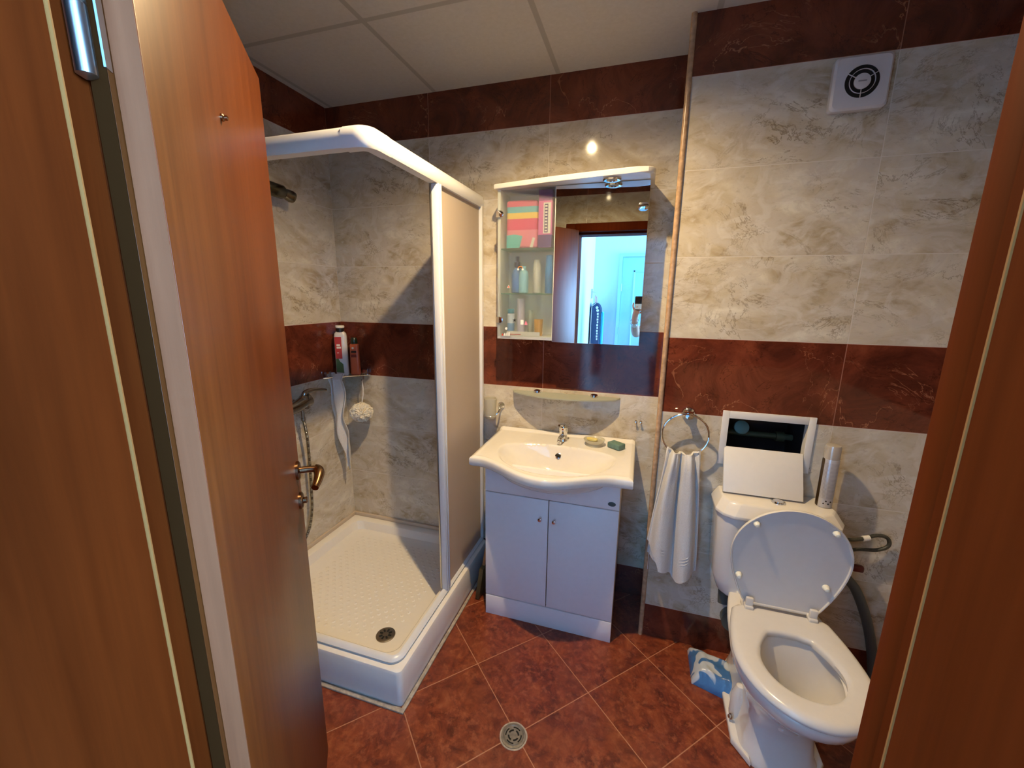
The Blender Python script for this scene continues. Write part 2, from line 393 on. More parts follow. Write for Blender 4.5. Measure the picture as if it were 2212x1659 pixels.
for zh in (1.62, 1.15, .3):
    b = nb(); tube(b, [(1.403, -3.078, zh-.04), (1.403, -3.078, zh+.04)], .006, 8, smooth=False); obj('hinge', b, 'satin', d2)

# bathroom door frame: stepped lining, casing, seal
fr = thing('trim_2', 'brown wooden door frame standing on both sides of the picture', 'door frame', (1.47, -1.75, 0), kind='structure')
LX, LR, RXi, RXr, SY = 1.130, 1.105, 1.812, 1.828, -1.704
b = nb()
prism(b, [(OX0, DW1-.004), (LX, DW1-.004), (LX, SY), (LR, SY), (LR, DW0-.012), (OX0, DW0-.012)], 0, 2.0, 0)
obj('jamb', b, 'jamb', fr, False)
b = nb()
prism(b, [(OX1, DW1-.004), (OX1, DW0-.012), (RXr, DW0-.012), (RXr, SY), (RXi, SY), (RXi, DW1-.004)], 0, 2.0, 0)
obj('jamb', b, 'jamb', fr, False)
b = nb(); box(b, OX0, OX1, DW1-.004, SY, 1.985, OZ); box(b, OX0, OX1, SY, DW0-.012, 2.0, OZ); obj('head_jamb', b, 'jamb', fr, False)
for x0, x1 in ((1.035, LR), (RXr, 1.90)):
    b = nb(); box(b, x0, x1, DW0-.0119, DW0+.012, 0, 2.06, .003); obj('casing', b, 'jamb', fr)
b = nb(); box(b, LR, RXr, DW0-.0119, DW0+.012, 2.0, 2.06, .003); obj('casing', b, 'jamb', fr)
for x0, x1 in ((RXi+.01, 1.89),):
    b = nb(); box(b, x0, x1, DW1-.018, DW1-.0041, 0, 2.06, .003); obj('casing', b, 'jamb', fr)
for sx, xx in ((1, LX), (-1, RXi)):
    b = nb(); tube(b, [(xx-.0035*sx, SY+.003, 0), (xx-.0035*sx, SY+.003, 1.985)], .0030, 10, smooth=False)
    tube(b, [(xx-.0110*sx, SY+.002, 0), (xx-.0110*sx, SY+.002, 1.985)], .0024, 8, smooth=False)
    obj('door_seal', b, 'seal', fr, label='tan rubber seal strip in the frame groove')
b = nb(); box(b, OX0, OX1, -1.84, -1.665, 0, .006, .002); st('trim_4', b, 'jamb', 'brown threshold strip across the bathroom doorway', 'trim')

# bathroom door leaf, swung in over the shower side
DD = Vector((-.604, .797, 0)).normalized(); DN = Vector((DD.y, -DD.x, 0)); P0 = Vector((1.1367, -1.6354, 0)); DL = .668; DT = 2.01
TD = Matrix.Identity(4)
for i in range(3): TD[i][0] = DD[i]; TD[i][1] = DN[i]; TD[i][2] = (0, 0, 1)[i]; TD[i][3] = P0[i]
door = thing('door_1', 'orange-brown cherry wood door standing open at the left, bronze lever handle', 'door', tuple(P0), kind='structure')
b = nb(); box(b, .0015, DL-.0015, -.025, 0, .012, DT, .001, T=TD); box(b, -.0115, DL+.0115, -.040, -.0252, .012, DT+.008, .001, T=TD)
obj('door_panel', b, 'wood', door)
b = nb(); box(b, 0, .0014, -.0245, -.0005, .012, DT, T=TD); 
obj('edge_band', b, 'edge', door, False, label='pale grey-brown edge strip on the hinge side')
b = nb(); box(b, -.0128, -.0116, -.0395, -.0255, .014, DT, T=TD); obj('dark_lip_strip', b, simple('dark_brown_lip', (.030, .010, .003), .8, spec=.0), door, False)  # dark brown strip over the lip edge on the hinge side
for zc in (1.775, .25):
    b = nb(); c = Vector((1.1165, -1.6735, zc))
    lathe(b, [(.002, -.064), (.0085, -.060), (.0085, -.001), (.0072, 0), (.0085, .001), (.0085, .060), (.002, .064)], c, n=16)
    box(b, -.016, -.004, -.026, -.024, zc-.05, zc+.05, T=TD); obj('hinge', b, 'satin', door, label='blue-grey steel hinge barrel' if zc > 1 else None)
def onleaf(u, n, z): return TD @ Vector((u, n, z))
b = nb(); lathe(b, [(.026, 0), (.026, .006), (.022, .009), (.013, .010)], onleaf(.622, 0, 1.035), axis=tuple(DN), n=28); obj('rosette', b, 'bronze', door)
b = nb()
tube(b, [onleaf(.622, .008, 1.035), onleaf(.622, .035, 1.035), onleaf(.618, .052, 1.033), onleaf(.603, .058, 1.028), onleaf(.580, .056, 1.018), onleaf(.553, .050, 1.008)], lambda t: .0095+.0045*math.sin(PI*min(1, t*1.05))*(t > .3), 14)
obj('lever_handle', b, 'bronze', door)
b = nb(); lathe(b, [(.024, 0), (.024, .006), (.020, .009), (.009, .010), (.009, .018), (.007, .02)], onleaf(.622, 0, .945), axis=tuple(DN), n=28); obj('lock_rosette', b, 'bronze', door)
b = nb(); lathe(b, [(.006, 0), (.006, .003), (.004, .005), (.004, .009), (.002, .010)], onleaf(.28, 0, 1.79), axis=tuple(DN), n=14); obj('coat_peg', b, 'bronze', door)

# ceiling lamp
lm = thing('ceiling_light', 'small round recessed ceiling spotlight in the middle of the ceiling', 'lamp', (1.27, -.83, CZ))
b = nb(); lathe(b, [(.028, -.001), (.043, -.001), (.045, -.006), (.040, -.010), (.028, -.008), (.028, -.001)], (1.27, -.83, CZ), cap=False); obj('ring', b, 'chrome', lm)
b = nb(); lathe(b, [(.001, -.012), (.010, -.010), (.014, -.002), (.014, 0)], (1.27, -.83, CZ)); obj('bulb', b, simple('glowing_bulb', (1, .9, .8), .4, emit=((1, .80, .55), 14)), lm)
b = nb(); lathe(b, [(.0142, -.001), (.0275, -.001)], (1.27, -.83, CZ), cap=False); obj('reflector', b, 'satin', lm)

# ================================================================== SHOWER
tray = thing('shower_tray', 'white square shower tray with raised rim and textured floor', 'shower tray', (.445, -.45, 0))
TX, TY, TZ = .892, -.903, .16
def sqr(x0, x1, y0, y1, r, z, n=8): return [Vector((x, y, z)) for x, y in rrect(x0, x1, y0, y1, r, n)]
b = nb()
rings = [sqr(.004, TX-.004, TY+.004, -.004, .02, .0), sqr(.004, TX-.002, TY+.002, -.004, .02, .02), sqr(.004, TX, TY, -.004, .022, TZ-.014), sqr(.004, TX-.004, TY+.004, -.004, .02, TZ-.004),
         sqr(.006, TX-.012, TY+.012, -.006, .02, TZ), sqr(.04, TX-.062, TY+.062, -.04, .05, TZ), sqr(.05, TX-.070, TY+.070, -.05, .05, TZ-.006), sqr(.065, TX-.085, TY+.085, -.065, .06, .112), sqr(.09, TX-.105, TY+.105, -.09, .07, .100)]
loft(b, rings, cap1=True); tri(b)
obj('basin_rim', b, 'acryl', tray)
# anti-slip pattern: rows of low dashes on the tray floor
b = nb(); k = 0
for iy in range(26):
    for ix in range(15):
        x = .15+ix*.041+(iy % 2)*.0205; y = -.13-iy*.0245
        if x > .74 or y < -.76 or (x-.70)**2+(y+.712)**2 < .075**2: continue
        lathe(b, [(.009, -.0005), (.008, .0008), (.003, .0016)], (x, y, .1001), n=8, cap=False)
for v in b.verts: pass
obj('anti_slip_dimples', b, 'acryl', tray, kind='stuff')
b = nb(); lathe(b, [(.040, .1003), (.040, .103), (.034, .1055), (.012, .1045), (.001, .1055)], (.699, -.712, 0), n=36); dr = obj('drain', b, 'steel', tray, label='round steel shower drain')
b = nb()
for i in range(8):
    a = i*PI/4; T = Matrix.Translation((.699, -.712, .1055)) @ Matrix.Rotation(a, 4, 'Z'); box(b, .013, .027, -.0038, .0038, -.0006, .0007, T=T)
obj('drain_slots', b, 'hole', dr, False)
b = nb(); box(b, .0, .012, TY+.01, 0, TZ, TZ+.022, .003); box(b, .012, TX-.02, -.014, 0, TZ, TZ+.022, .003)
obj('sealant_strip', b, 'silicone', tray, label='beige sealant strip along the walls')
b = nb()
prism(b, [(.0, TY-.016), (TX+.014, TY-.016), (TX+.014, -.002), (TX+.001, -.002), (TX+.001, TY-.001), (.0, TY-.001)], 0, .008, .002)
obj('mortar_bead', b, 'grout', tray, label='rough grey mortar line along the floor')

enc = thing('shower_enclosure', 'white framed shower screen with frosted fixed panel and corner rail', 'shower screen', (.86, -.45, TZ))
RT, RBt = 1.982, 1.925
def railprof(z0, z1, w): # cross section offsets (inward -, outward +)
    return [(-w, z0), (w*.75, z0), (w, z0+.010), (w*1.05, (z0+z1)/2), (w*.8, z1-.008), (w*.3, z1), (-w*.6, z1), (-w, z1-.010)]
def railpath(bm, z0, z1, w, cx, cy, x_end, y_end, r=.035):
    path = [(Vector((cx, y_end, 0)), Vector((1, 0, 0)))]
    for i in range(7):
        a = math.radians(90*i/6); path.append((Vector((cx-r+r*math.cos(a), cy+r-r*math.sin(a), 0)), Vector((math.cos(a), -math.sin(a), 0))))
    path.append((Vector((x_end, cy, 0)), Vector((0, -1, 0))))
    rings = [[p+n*o+Vector((0, 0, z)) for o, z in railprof(z0, z1, w)] for p, n in path]
    loft(bm, rings)
b = nb(); railpath(b, RBt, RT, .019, .858, -.868, .002, -.002); obj('top_rail', b, 'rail', enc, ang=50)
b = nb(); railpath(b, RBt-.002, RT+.0015, .0205, .858, -.868, .78, -.775); obj('corner_joint', b, 'rail', enc, ang=50)
b = nb(); railpath(b, TZ+.001, TZ+.022, .014, .858, -.868, .002, -.002); obj('bottom_rail', b, 'rail', enc, ang=50)
b = nb(); box(b, .842, .876, -.028, -.003, TZ+.02, RBt+.03, .004); obj('wall_profile', b, 'rail', enc)
b = nb(); box(b, .004, .03, -.884, -.852, TZ+.02, RBt, .004); obj('wall_profile', b, 'rail', enc)
b = nb(); box(b, .846, .872, -.475, -.440, TZ+.02, RBt, .004); box(b, .871, .877, -.470, -.463, TZ+.02, RBt, .001); box(b, .871, .877, -.453, -.446, TZ+.02, RBt, .001); obj('post', b, 'rail', enc)
b = nb(); box(b, .837, .845, -.473, -.461, TZ+.022, RBt, .002); obj('door_seal', b, 'satin', enc)
b = nb(); box(b, .856, .861, -.442, -.026, TZ+.02, RBt+.005); obj('glass_panel', b, 'frost_panel', enc, False, label='frosted fixed screen panel')
b = nb(); box(b, .845, .849, -.455, -.04, TZ+.025, RBt); obj('sliding_panel', b, 'frost_panel', enc, False)
b = nb(); box(b, .03, .42, -.871, -.866, TZ+.02, RBt+.005); obj('glass_panel', b, 'frost_panel', enc, False)
b = nb(); box(b, .42, .448, -.881, -.855, TZ+.02, RBt, .004); obj('post', b, 'rail', enc)

# wall mixer with hose
M_['satin_mixer'] = simple('worn_chrome', (.36, .36, .35), .22, 1)
mx = thing('shower_mixer', 'grey chrome shower mixer tap with lever on the shower wall', 'tap', (.0, -.42, .98))
b = nb()
tube(b, [(.055, -.55, .965), (.055, -.49, .965), (.055, -.43, .970), (.055, -.375, .985), (.055, -.35, .990)], lambda t: .024+.012*t, 16)
lathe(b, [(.030, -.03), (.031, 0), (.027, .022), (.018, .034), (.004, .038)], (.055, -.375, .985), axis=(.15, .1, 1))
obj('body', b, 'satin_mixer', mx)
for yy in (-.54, -.40):
    b = nb(); lathe(b, [(.030, .001), (.030, .006), (.020, .014), (.014, .016), (.014, .045)], (0, yy, .967), axis='x', n=24); obj('wall_flange', b, 'satin_mixer', mx)
b = nb(); tube(b, [(.055, -.375, 1.015), (.060, -.365, 1.030), (.070, -.33, 1.036), (.085, -.285, 1.030), (.095, -.262, 1.024)], lambda t: .016-.010*t, 12); obj('lever', b, 'satin_mixer', mx)
b = nb(); lathe(b, [(.009, 0), (.009, .05), (.011, .052), (.011, .065)], (.058, -.395, .958), axis=(0, 0, -1), n=16); obj('outlet', b, 'satin_mixer', mx)
b = nb(); hp = [(.058, -.395, .90), (.060, -.385, .80), (.050, -.375, .66), (.045, -.375, .52), (.050, -.390, .40), (.055, -.43, .30), (.05, -.50, .24), (.05, -.60, .26), (.05, -.66, .40)]
tube(b, hp, lambda t: .0075+.0011*math.sin(t*2*PI*150), 8, 60); obj('hose', b, 'satin_mixer', mx)
sh = thing('hand_shower', 'dark grey shower head holder high on the shower wall', 'shower head', (0, -.40, 1.95))
b = nb(); lathe(b, [(.024, .001), (.024, .008), (.014, .012), (.014, .03)], (0, -.43, 1.972), axis='x', n=24); obj('wall_bracket', b, 'satin', sh)
b = nb(); lathe(b, [(.024, 0), (.030, .01), (.030, .085), (.022, .10)], (.055, -.480, 1.962), axis=(.05, 1, -.04), n=20); obj('holder', b, simple('dark_chrome', (.13, .13, .11), .25, 1), sh)
b = nb(); lathe(b, [(.020, 0), (.024, .02), (.027, .040), (.025, .052), (.004, .056)], (.060, -.388, 1.958), axis=(.15, 1, -.25), n=20); obj('head', b, simple('dark_chrome_b', (.22, .21, .18), .25, 1), sh)

# corner wire shelf and what is on it
sx = thing('corner_shelf', 'chrome wire corner shelf in the shower carrying two bottles', 'shelf', (.06, -.06, 1.065))
b = nb(); z = 1.066
tube(b, [(.012, -.185, z), (.06, -.135, z), (.10, -.095, z), (.14, -.055, z), (.185, -.012, z)], .0035, 8)
tube(b, [(.012, -.185, z), (.010, -.09, z), (.012, -.012, z)], .003, 8); tube(b, [(.185, -.012, z), (.09, -.010, z), (.012, -.012, z)], .003, 8)
obj('rim', b, 'chrome', sx)
b = nb()
for i in range(1, 7):
    t = i/7; tube(b, [(.010, -.185*t, z-.001), (.185*t, -.010, z-.001)], .0018, 6, smooth=False)
obj('wires', b, 'chrome', sx)
for (cx, cy, ax) in ((.150, -.014, 'y'), (.014, -.150, 'x')):
    b = nb()
    if ax == 'y': box(b, cx-.018, cx+.018, -.022, -.001, z-.002, z+.030, .003)
    else: box(b, .001, .022, cy-.018, cy+.018, z-.002, z+.030, .003)
    obj('bracket', b, 'chrome', sx)
b = nb(); tube(b, [(.155, -.035, z), (.165, -.052, z-.020), (.160, -.058, z-.030), (.152, -.050, z-.024)], .002, 8); obj('hook', b, 'chrome', sx)
def bottle_body(bm, cx, cy, z0, z1, w, d, ang, shoulder=.03, taper=0., n=28, nk=.016, mi=0):
    rings = []
    for t, k in ((0, .86), (.015, .97), (.05, 1.0), (.5, 1.0), (.85, 1.0)):
        rings.append((z0+(z1-shoulder-z0)*t/.85, k-taper*t))
    rings += [(z1-shoulder*.5, .9-taper), (z1-shoulder*.15, .62), (z1, nk/(w/2))]
    R = []
    for zz, k in rings:
        r = []
        for i in range(n):
            a = 2*PI*i/n; ca, sa = math.cos(a), math.sin(a); e = .55
            x = math.copysign(abs(ca)**e, ca)*w/2*k; y = math.copysign(abs(sa)**e, sa)*d/2*min(1, k+.02)
            if k < .6: x, y = ca*nk, sa*nk
            r.append(Vector((cx+x*math.cos(ang)-y*math.sin(ang), cy+x*math.sin(ang)+y*math.cos(ang), zz)))
        R.append(r)
    loft(bm, R, mi=mi)
def facing(cx, cy, ang, d): # transform for a label in front of a bottle: x along width, y = outward, z up
    return Matrix.Translation((cx, cy, 0)) @ Matrix.Rotation(ang, 4, 'Z')
sb = thing('shampoo_bottle', 'tall white shampoo bottle with black cap and red label on the corner shelf', 'bottle', (.060, -.085, 1.071))
b = nb(); bottle_body(b, .060, -.085, 1.071, 1.318, .066, .046, .55); obj('bottle', b, 'plastic', sb)
b = nb(); lathe(b, [(.021, 0), (.021, .020)], (.060, -.085, 1.312)); obj('collar', b, 'black', sb)
b = nb(); lathe(b, [(.0215, 0), (.024, .003), (.024, .010), (.022, .013), (.001, .011)], (.060, -.085, 1.3325)); obj('cap', b, 'whiteb', sb)
T = facing(.060, -.085, .55, 0)
b = nb(); box(b, -.028, .006, -.0236, -.0225, 1.165, 1.285, T=T); lb = obj('label_red', b, simple('red_label', (.42, .035, .03), .35), sb, False)
b = nb()
b.free()
for w, zz, hh in ((.018, 1.235, .010), (.022, 1.222, .010), (.010, 1.196, .004)):
    b = nb(); box(b, -.020, -.020+w, -.0242, -.0235, zz, zz+hh, T=T); obj('printed_line', b, 'whiteb', lb, False)
b = nb(); prism(b, [(-.028, 1.09), (.010, 1.085), (.008, 1.135), (-.008, 1.150), (-.016, 1.168), (-.028, 1.163)], .0225, .0236, T=T @ XZ); obj('label_green', b, simple('green_label', (.07, .12, .025), .4), sb, False)
ob = thing('shampoo_bottle', 'shorter coral orange shampoo bottle with dark cap behind the white one', 'bottle', (.118, -.048, 1.071))
b = nb(); bottle_body(b, .118, -.048, 1.071, 1.245, .054, .036, .35, .006, .16, nk=.019); obj('bottle', b, simple('coral_plastic', (.60, .13, .05), .3), ob)
b = nb(); lathe(b, [(.018, 0), (.0185, .01), (.016, .028), (.012, .034), (.001, .035)], (.118, -.048, 1.245)); obj('cap', b, simple('dark_green_cap', (.010, .022, .014), .3), ob)
T = facing(.118, -.048, .35, 0)
b = nb(); box(b, -.014, .014, -.0182, -.0170, 1.196, 1.206, T=T); obj('label_dark', b, 'black', ob, False)
b = nb(); box(b, -.016, .014, -.0186, -.0175, 1.170, 1.185, T=T); obj('label_stripe', b, simple('maroon_stripe', (.20, .03, .02), .4), ob, False)
b = nb(); lathe(b, [(.006, 0), (.006, .001)], T @ Vector((-.004, -.0175, 1.222)), axis=tuple((T.to_3x3() @ Vector((0, -1, 0))))); obj('emblem', b, 'whiteb', ob)

fab = NT('towel_cotton'); nn = fab.noise(fab.objc(), 260, 4, .7); fab.base(fab.ramp(nn, [(.3, (.62, .61, .60)), (.7, (.74, .73, .72))])); fab.rough(.95); fab.bump(nn, .7, .003); M_['towel'] = fab.mat
# thin cloth hanging from the corner shelf
def sheet(bm, fn, nu, nv, th):
    R = []
    for s in (1, -1):
        g = []
        for i in range(nu+1):
            for j in range(nv+1):
                u, v = i/nu, j/nv; p = Vector(fn(u, v)); e = 1e-3
                n = (Vector(fn(u+e, v))-p).cross(Vector(fn(u, v+e))-p)
                n = n.normalized() if n.length > 1e-12 else Vector((0, 1, 0))
                g.append(bm.verts.new(p+n*s*th/2))
        R.append(g)
    id_ = lambda i, j: i*(nv+1)+j
    for k, g in enumerate(R):
        for i in range(nu):
            for j in range(nv):
                q = (g[id_(i, j)], g[id_(i+1, j)], g[id_(i+1, j+1)], g[id_(i, j+1)]); bm.faces.new(q if k == 0 else q[::-1])
    A, B = R
    bd = [id_(i, 0) for i in range(nu)]+[id_(nu, j) for j in range(nv)]+[id_(i, nv) for i in range(nu, 0, -1)]+[id_(0, j) for j in range(nv, 0, -1)]
    for a, c in zip(bd, bd[1:]+bd[:1]): bm.faces.new((A[a], A[c], B[c], B[a]))
def clothf(u, v):
    top = 1.085; ln = .50+.06*math.sin(u*2.6)+.012*math.sin(u*23)
    w = .100-.060*v**1.5+.026*math.exp(-((v-.62)/.09)**2); c = .052+.016*v
    x = c+(u-.5)*w; y = -.140+.014*math.sin(u*9+2*v)*(1-.3*v)+.008*math.sin(v*14+u*5)
    if v < .05: y += .03*(1-v/.05)
    return (x+.01*math.sin(v*9), y-.02*(1-v)+.03*v, top-ln*v)
b = nb(); sheet(b, clothf, 28, 60, .003); obj('washcloth', b, 'towel', None, label='long thin white cloth hanging off the corner shelf in the shower', cat='cloth')
# puff
pf = thing('bath_puff', 'round fluffy white mesh bath puff hanging from the corner shelf', 'bath puff', (.165, -.10, .80))
b = nb(); bmesh.ops.create_icosphere(b, subdivisions=6, radius=1)
for v in b.verts:
    p = v.co.normalized(); n1 = noise.noise(p*3.2+Vector((5, 1, 2))); n2 = math.sin(18*noise.noise(p*2.2)+11*p.x+6*p.z); n3 = noise.noise(p*14)
    r = .056*(1+.10*n1+.055*n2+.07*n3)
    v.co = Vector((.165, -.085, .862))+Vector((p.x*r*1.08, p.y*r, p.z*r*.92))
obj('mesh_ruffles', b, simple('puff_mesh', (.74, .69, .60), .9, var=.08, scale=120, bump=.4), pf)
b = nb()
tube(b, [(.158, -.052, 1.037), (.160, -.060, .98), (.164, -.075, .915)], .0017, 6); tube(b, [(.158, -.054, 1.037), (.170, -.062, .98), (.168, -.078, .915)], .0017, 6); obj('cord', b, 'whiteb', pf)

# ================================================================== WASHBASIN + VANITY
BX0, BX1, BZ = .972, 1.652, .832
def bfront(x):
    t = (x-1.305)/(.285)
    s = 0 if abs(t) >= 1 else (math.cos(t*PI)+1)/2
    return -(.425+.030*(x-BX0)/(BX1-BX0)*.7)-.118*s**.8
def bowl_depth(x, y):
    cx, cy = 1.318, -.275
    dx = (x-cx)/.262; dy = (y-cy)/(.105 if y > cy else .232)
    p = 2.6 if y > cy else 2.0
    r = (abs(dx)**2.1+abs(dy)**p)**(1/2.1)
    if r >= 1: return 0
    t = 1-r; s = min(1, t/.96); e = min(1, t/.07); return .118*(1-(1-s)**1.75)*(e*e*(3-2*e))**.5
def ztop(x, y):
    e = min(x-BX0, BX1-x, y-bfront(x)); z = BZ-.004 + .004*min(1, max(0, e)/.012)
    lip = math.exp(-((e-.014)/.006)**2)*.0016
    if y > -.03: z += .010*min(1, (y+.03)/.02)
    return z+lip-bowl_depth(x, y)
b = nb(); NX, NY = 140, 96; G = []
for i in range(NX+1):
    x = BX0+(BX1-BX0)*i/NX; f = bfront(x); col = []
    for j in range(NY+1):
        y = -.002+(f+.002)*j/NY; col.append(b.verts.new((x, y, ztop(x, y))))
    G.append(col)
for i in range(NX):
    for j in range(NY): b.faces.new((G[i][j], G[i][j+1], G[i+1][j+1], G[i+1][j]))
def skirt(off, z):
    out = [b.verts.new((BX0+off, -.002, z))]
    out = []
    for v in bd: 
        x, y = v.co.x, v.co.y
        x2 = min(max(x, BX0+off), BX1-off) if off > 0 else (x + (off if x-BX0 < 1e-4 else (-off if BX1-x < 1e-4 else 0)))
        y2 = y-off*-1 if y < -.01 else y
        if y >= -.01: y2 = y
        out.append(b.verts.new((x2, min(y2, -.002), z)))
    return out
bd = [G[i][NY] for i in range(NX+1)]; left = [G[0][j] for j in range(NY)]; right = [G[NX][j] for j in range(NY-1, -1, -1)]
bd = left+bd+right
prev = bd
for off, z in ((-.003, BZ-.010), (-.003, BZ-.034), (.002, BZ-.042), (.012, BZ-.046), (.06, BZ-.047)):
    cur = skirt(off, z)
    for a, c, d_, e_ in zip(prev, prev[1:], cur[1:], cur): b.faces.new((a, c, d_, e_))
    prev = cur
# belly of the bowl showing below the front edge
rings = []
for k in range(9):
    t = k/8*PI/2; rr = math.cos(t)
    rings.append([Vector((1.318+.262*rr*math.cos(a), -.30-.212*max(rr, .01)*math.sin(a), BZ-.0455-.085*math.sin(t))) for a in [PI*i/32 for i in range(33)]])
loft(b, rings, close=False)
basin = thing('washbasin', 'white ceramic washbasin with bulging curved front set on the white vanity', 'washbasin', (1.31, -.25, .78))
obj('bowl', b, 'ceramic', basin, ang=60)
b = nb(); lathe(b, [(.0135, -.001), (.0135, .003), (.010, .0035), (.0095, -.002), (.0095, -.002)], (1.315, -.190, BZ-.043), axis=(0, -.80, .60), n=24, cap=False); ov = obj('overflow_ring', b, 'chrome', basin)
b = nb(); lathe(b, [(.0096, 0), (.0096, .001)], (1.315, -.190, BZ-.043), axis=(0, -.80, .60), n=20); obj('overflow_hole', b, 'hole', ov)
b = nb(); lathe(b, [(.022, 0), (.022, .003), (.012, .004), (.012, .002)], (1.318, -.285, BZ-.1160), n=24); obj('waste_plug', b, 'chrome', basin)
tap = thing('basin_tap', 'chrome single lever tap at the back of the washbasin', 'tap', (1.318, -.088, BZ-.003))
b = nb(); lathe(b, [(.025, -.002), (.024, .004), (.020, .010), (.019, .046), (.021, .052), (.021, .058)], (1.318, -.088, BZ-.003), n=28)
tube(b, [(1.318, -.092, BZ+.016), (1.317, -.118, BZ+.026), (1.314, -.145, BZ+.027), (1.312, -.160, BZ+.022)], lambda t: .0145-.004*t, 14)
obj('body', b, 'chrome', tap)
b = nb(); lathe(b, [(.010, 0), (.011, .004), (.011, .013), (.009, .015)], (1.312, -.160, BZ+.006), n=18); obj('aerator', b, 'chrome', tap)
b = nb(); lathe(b, [(.0205, .057), (.022, .064), (.020, .076), (.011, .084), (.002, .086)], (1.318, -.088, BZ-.003), n=28)
tube(b, [(1.318, -.088, BZ+.076), (1.316, -.108, BZ+.084), (1.312, -.132, BZ+.090), (1.308, -.152, BZ+.092)], lambda t: .011-.006*t, 12); obj('lever', b, 'chrome', tap)
b = nb(); lathe(b, [(.004, 0), (.0035, .001)], (1.318, -.1098, BZ+.060), axis='y', n=12); obj('indicator_dot', b, simple('red_dot', (.35, .01, .01), .4), tap)

van = thing('vanity_cabinet', 'white two-door vanity cabinet standing under the washbasin', 'cabinet', (1.31, -.18, 0))
VX0, VX1, VY = 1.015, 1.608, -.352
b = nb()
box(b, VX0, VX0+.016, VY+.018, -.004, .0, .782, .001); box(b, VX1-.016, VX1, VY+.018, -.004, .0, .782, .001)
box(b, VX0+.016, VX1-.016, VY+.03, -.012, .100, .112); box(b, VX0+.016, VX1-.016, -.012, -.004, 0, .60)
obj('body', b, 'white', van)
b = nb(); box(b, VX0, VX1, VY, VY+.0179, .0, .103, .0015); obj('plinth', b, 'white', van)
b = nb(); box(b, VX0, VX1, VY, VY+.0179, .645, .782, .0015); fp = obj('front_panel', b, 'white', van)
bd_ = nb(); lathe(bd_, [(.016, 0), (.016, .002), (.014, .003)], (1.577, VY-.0001, .671), axis='y', n=28)
for v in bd_.verts: v.co.z = .671+(v.co.z-.671)*.6
obj('badge', bd_, simple('grey_green_badge', (.07, .10, .10), .4, .3), fp)
for x0, x1, kx in ((VX0, 1.3085, 1.276), (1.3125, VX1, 1.339)):
    b = nb(); box(b, x0, x1, VY, VY+.0179, .1085, .641, .0015); dr = obj('door', b, 'white', van)
    b = nb(); lathe(b, [(.006, 0), (.005, .008), (.009, .014), (.010, .020), (.008, .024), (.001, .025)], (kx, VY, .555), axis='y', n=20); obj('knob', b, 'chrome', dr)

# things on the basin
sd = thing('soap_dish', 'round frosted glass soap dish holding a bit of yellow soap', 'soap dish', (1.468, -.105, BZ))
b = nb(); lathe(b, [(.038, .000), (.042, .002), (.036, .008), (.034, .012), (.044, .018), (.050, .028), (.047, .028), (.040, .020), (.001, .018)], (1.468, -.105, BZ+.0002), n=36); obj('dish', b, 'frost_cup', sd)
ys = nb(); prism(ys, rrect(-.026, .026, -.011, .011, .010), 0, .010, .003, T=Matrix.Translation((1.458, -.105, BZ+.0215)) @ Matrix.Rotation(-.25, 4, 'Z')); obj('soap_bar', ys, simple('yellow_soap', (.74, .62, .22), .45), None, label='thin worn yellow soap bar lying in the frosted dish', cat='soap')
b = nb(); box(b, -.034, .034, -.024, .024, 0, .026, .005, seg=3, T=Matrix.Translation((1.570, -.118, BZ+.0015)) @ Matrix.Rotation(-.62, 4, 'Z')); obj('soap_bar', b, simple('green_soap', (.11, .20, .18), .55, var=.15, scale=80), None, label='blue-green rectangular soap bar lying on the washbasin', cat='soap')

# glass shelf over the basin
gs = thing('glass_shelf', 'frosted glass wall shelf with curved front above the washbasin', 'shelf', (1.30, -.05, 1.038))
b = nb(); pts = [(1.035, -.004)]+[(1.035+.535*t, -.004-.028*min(1, min(t, 1-t)/.03)-.088*math.sin(PI*t)**.75) for t in [i/30 for i in range(31)]]+[(1.570, -.004)]
prism(b, pts, 1.038, 1.044, .001); tri(b); obj('glass_plate', b, 'frost_shelf', gs)
for x in (1.168, 1.449):
    b = nb(); lathe(b, [(.016, -.006), (.020, -.004), (.020, .0), (.018, .010), (.010, .014), (.001, .015)], (x, -.024, 1.0445), n=20); box(b, x-.012, x+.012, -.022, -.001, 1.030, 1.056, .003); obj('bracket', b, 'chrome', gs)

# cup holder and cup
ch = thing('cup_holder', 'small chrome ring cup holder on the wall left of the washbasin', 'holder', (.968, -.02, .93))
b = nb(); lathe(b, [(.018, .001), (.018, .006), (.012, .012), (.007, .02)], (.972, 0, .955), axis='y', n=24); tube(b, [(.972, -.015, .955), (.972, -.03, .945), (.968, -.042, .925), (.958, -.050, .914)], .0045, 8); obj('mount', b, 'chrome', ch)
b = nb(); tube(b, [(.932+.0325*math.cos(a), -.062+.0325*math.sin(a), .914) for a in [2*PI*i/24 for i in range(25)]], .0025, 8, smooth=False); obj('ring', b, 'chrome', ch)
b = nb(); lathe(b, [(.001, 0), (.023, 0), (.026, .004), (.0295, .02), (.033, .105), (.031, .105), (.0275, .02), (.024, .006), (.001, .005)], (.932, -.062, .898), n=32); obj('tumbler', b, 'frost_cup', None, label='frosted glass tumbler standing in the chrome ring holder', cat='cup')
for x, lab in ((1.649, 'left of the two small chrome wall hooks by the washbasin'), (1.671, 'right of the two small chrome wall hooks by the washbasin')):
    b = nb(); lathe(b, [(.0065, .0005), (.0065, .003), (.003, .005), (.003, .014), (.006, .018), (.005, .022), (.001, .023)], (x, 0, .935), axis='y', n=16); obj('wall_hook', b, 'chrome', None, label=lab, cat='hook', group='small hooks by the washbasin')

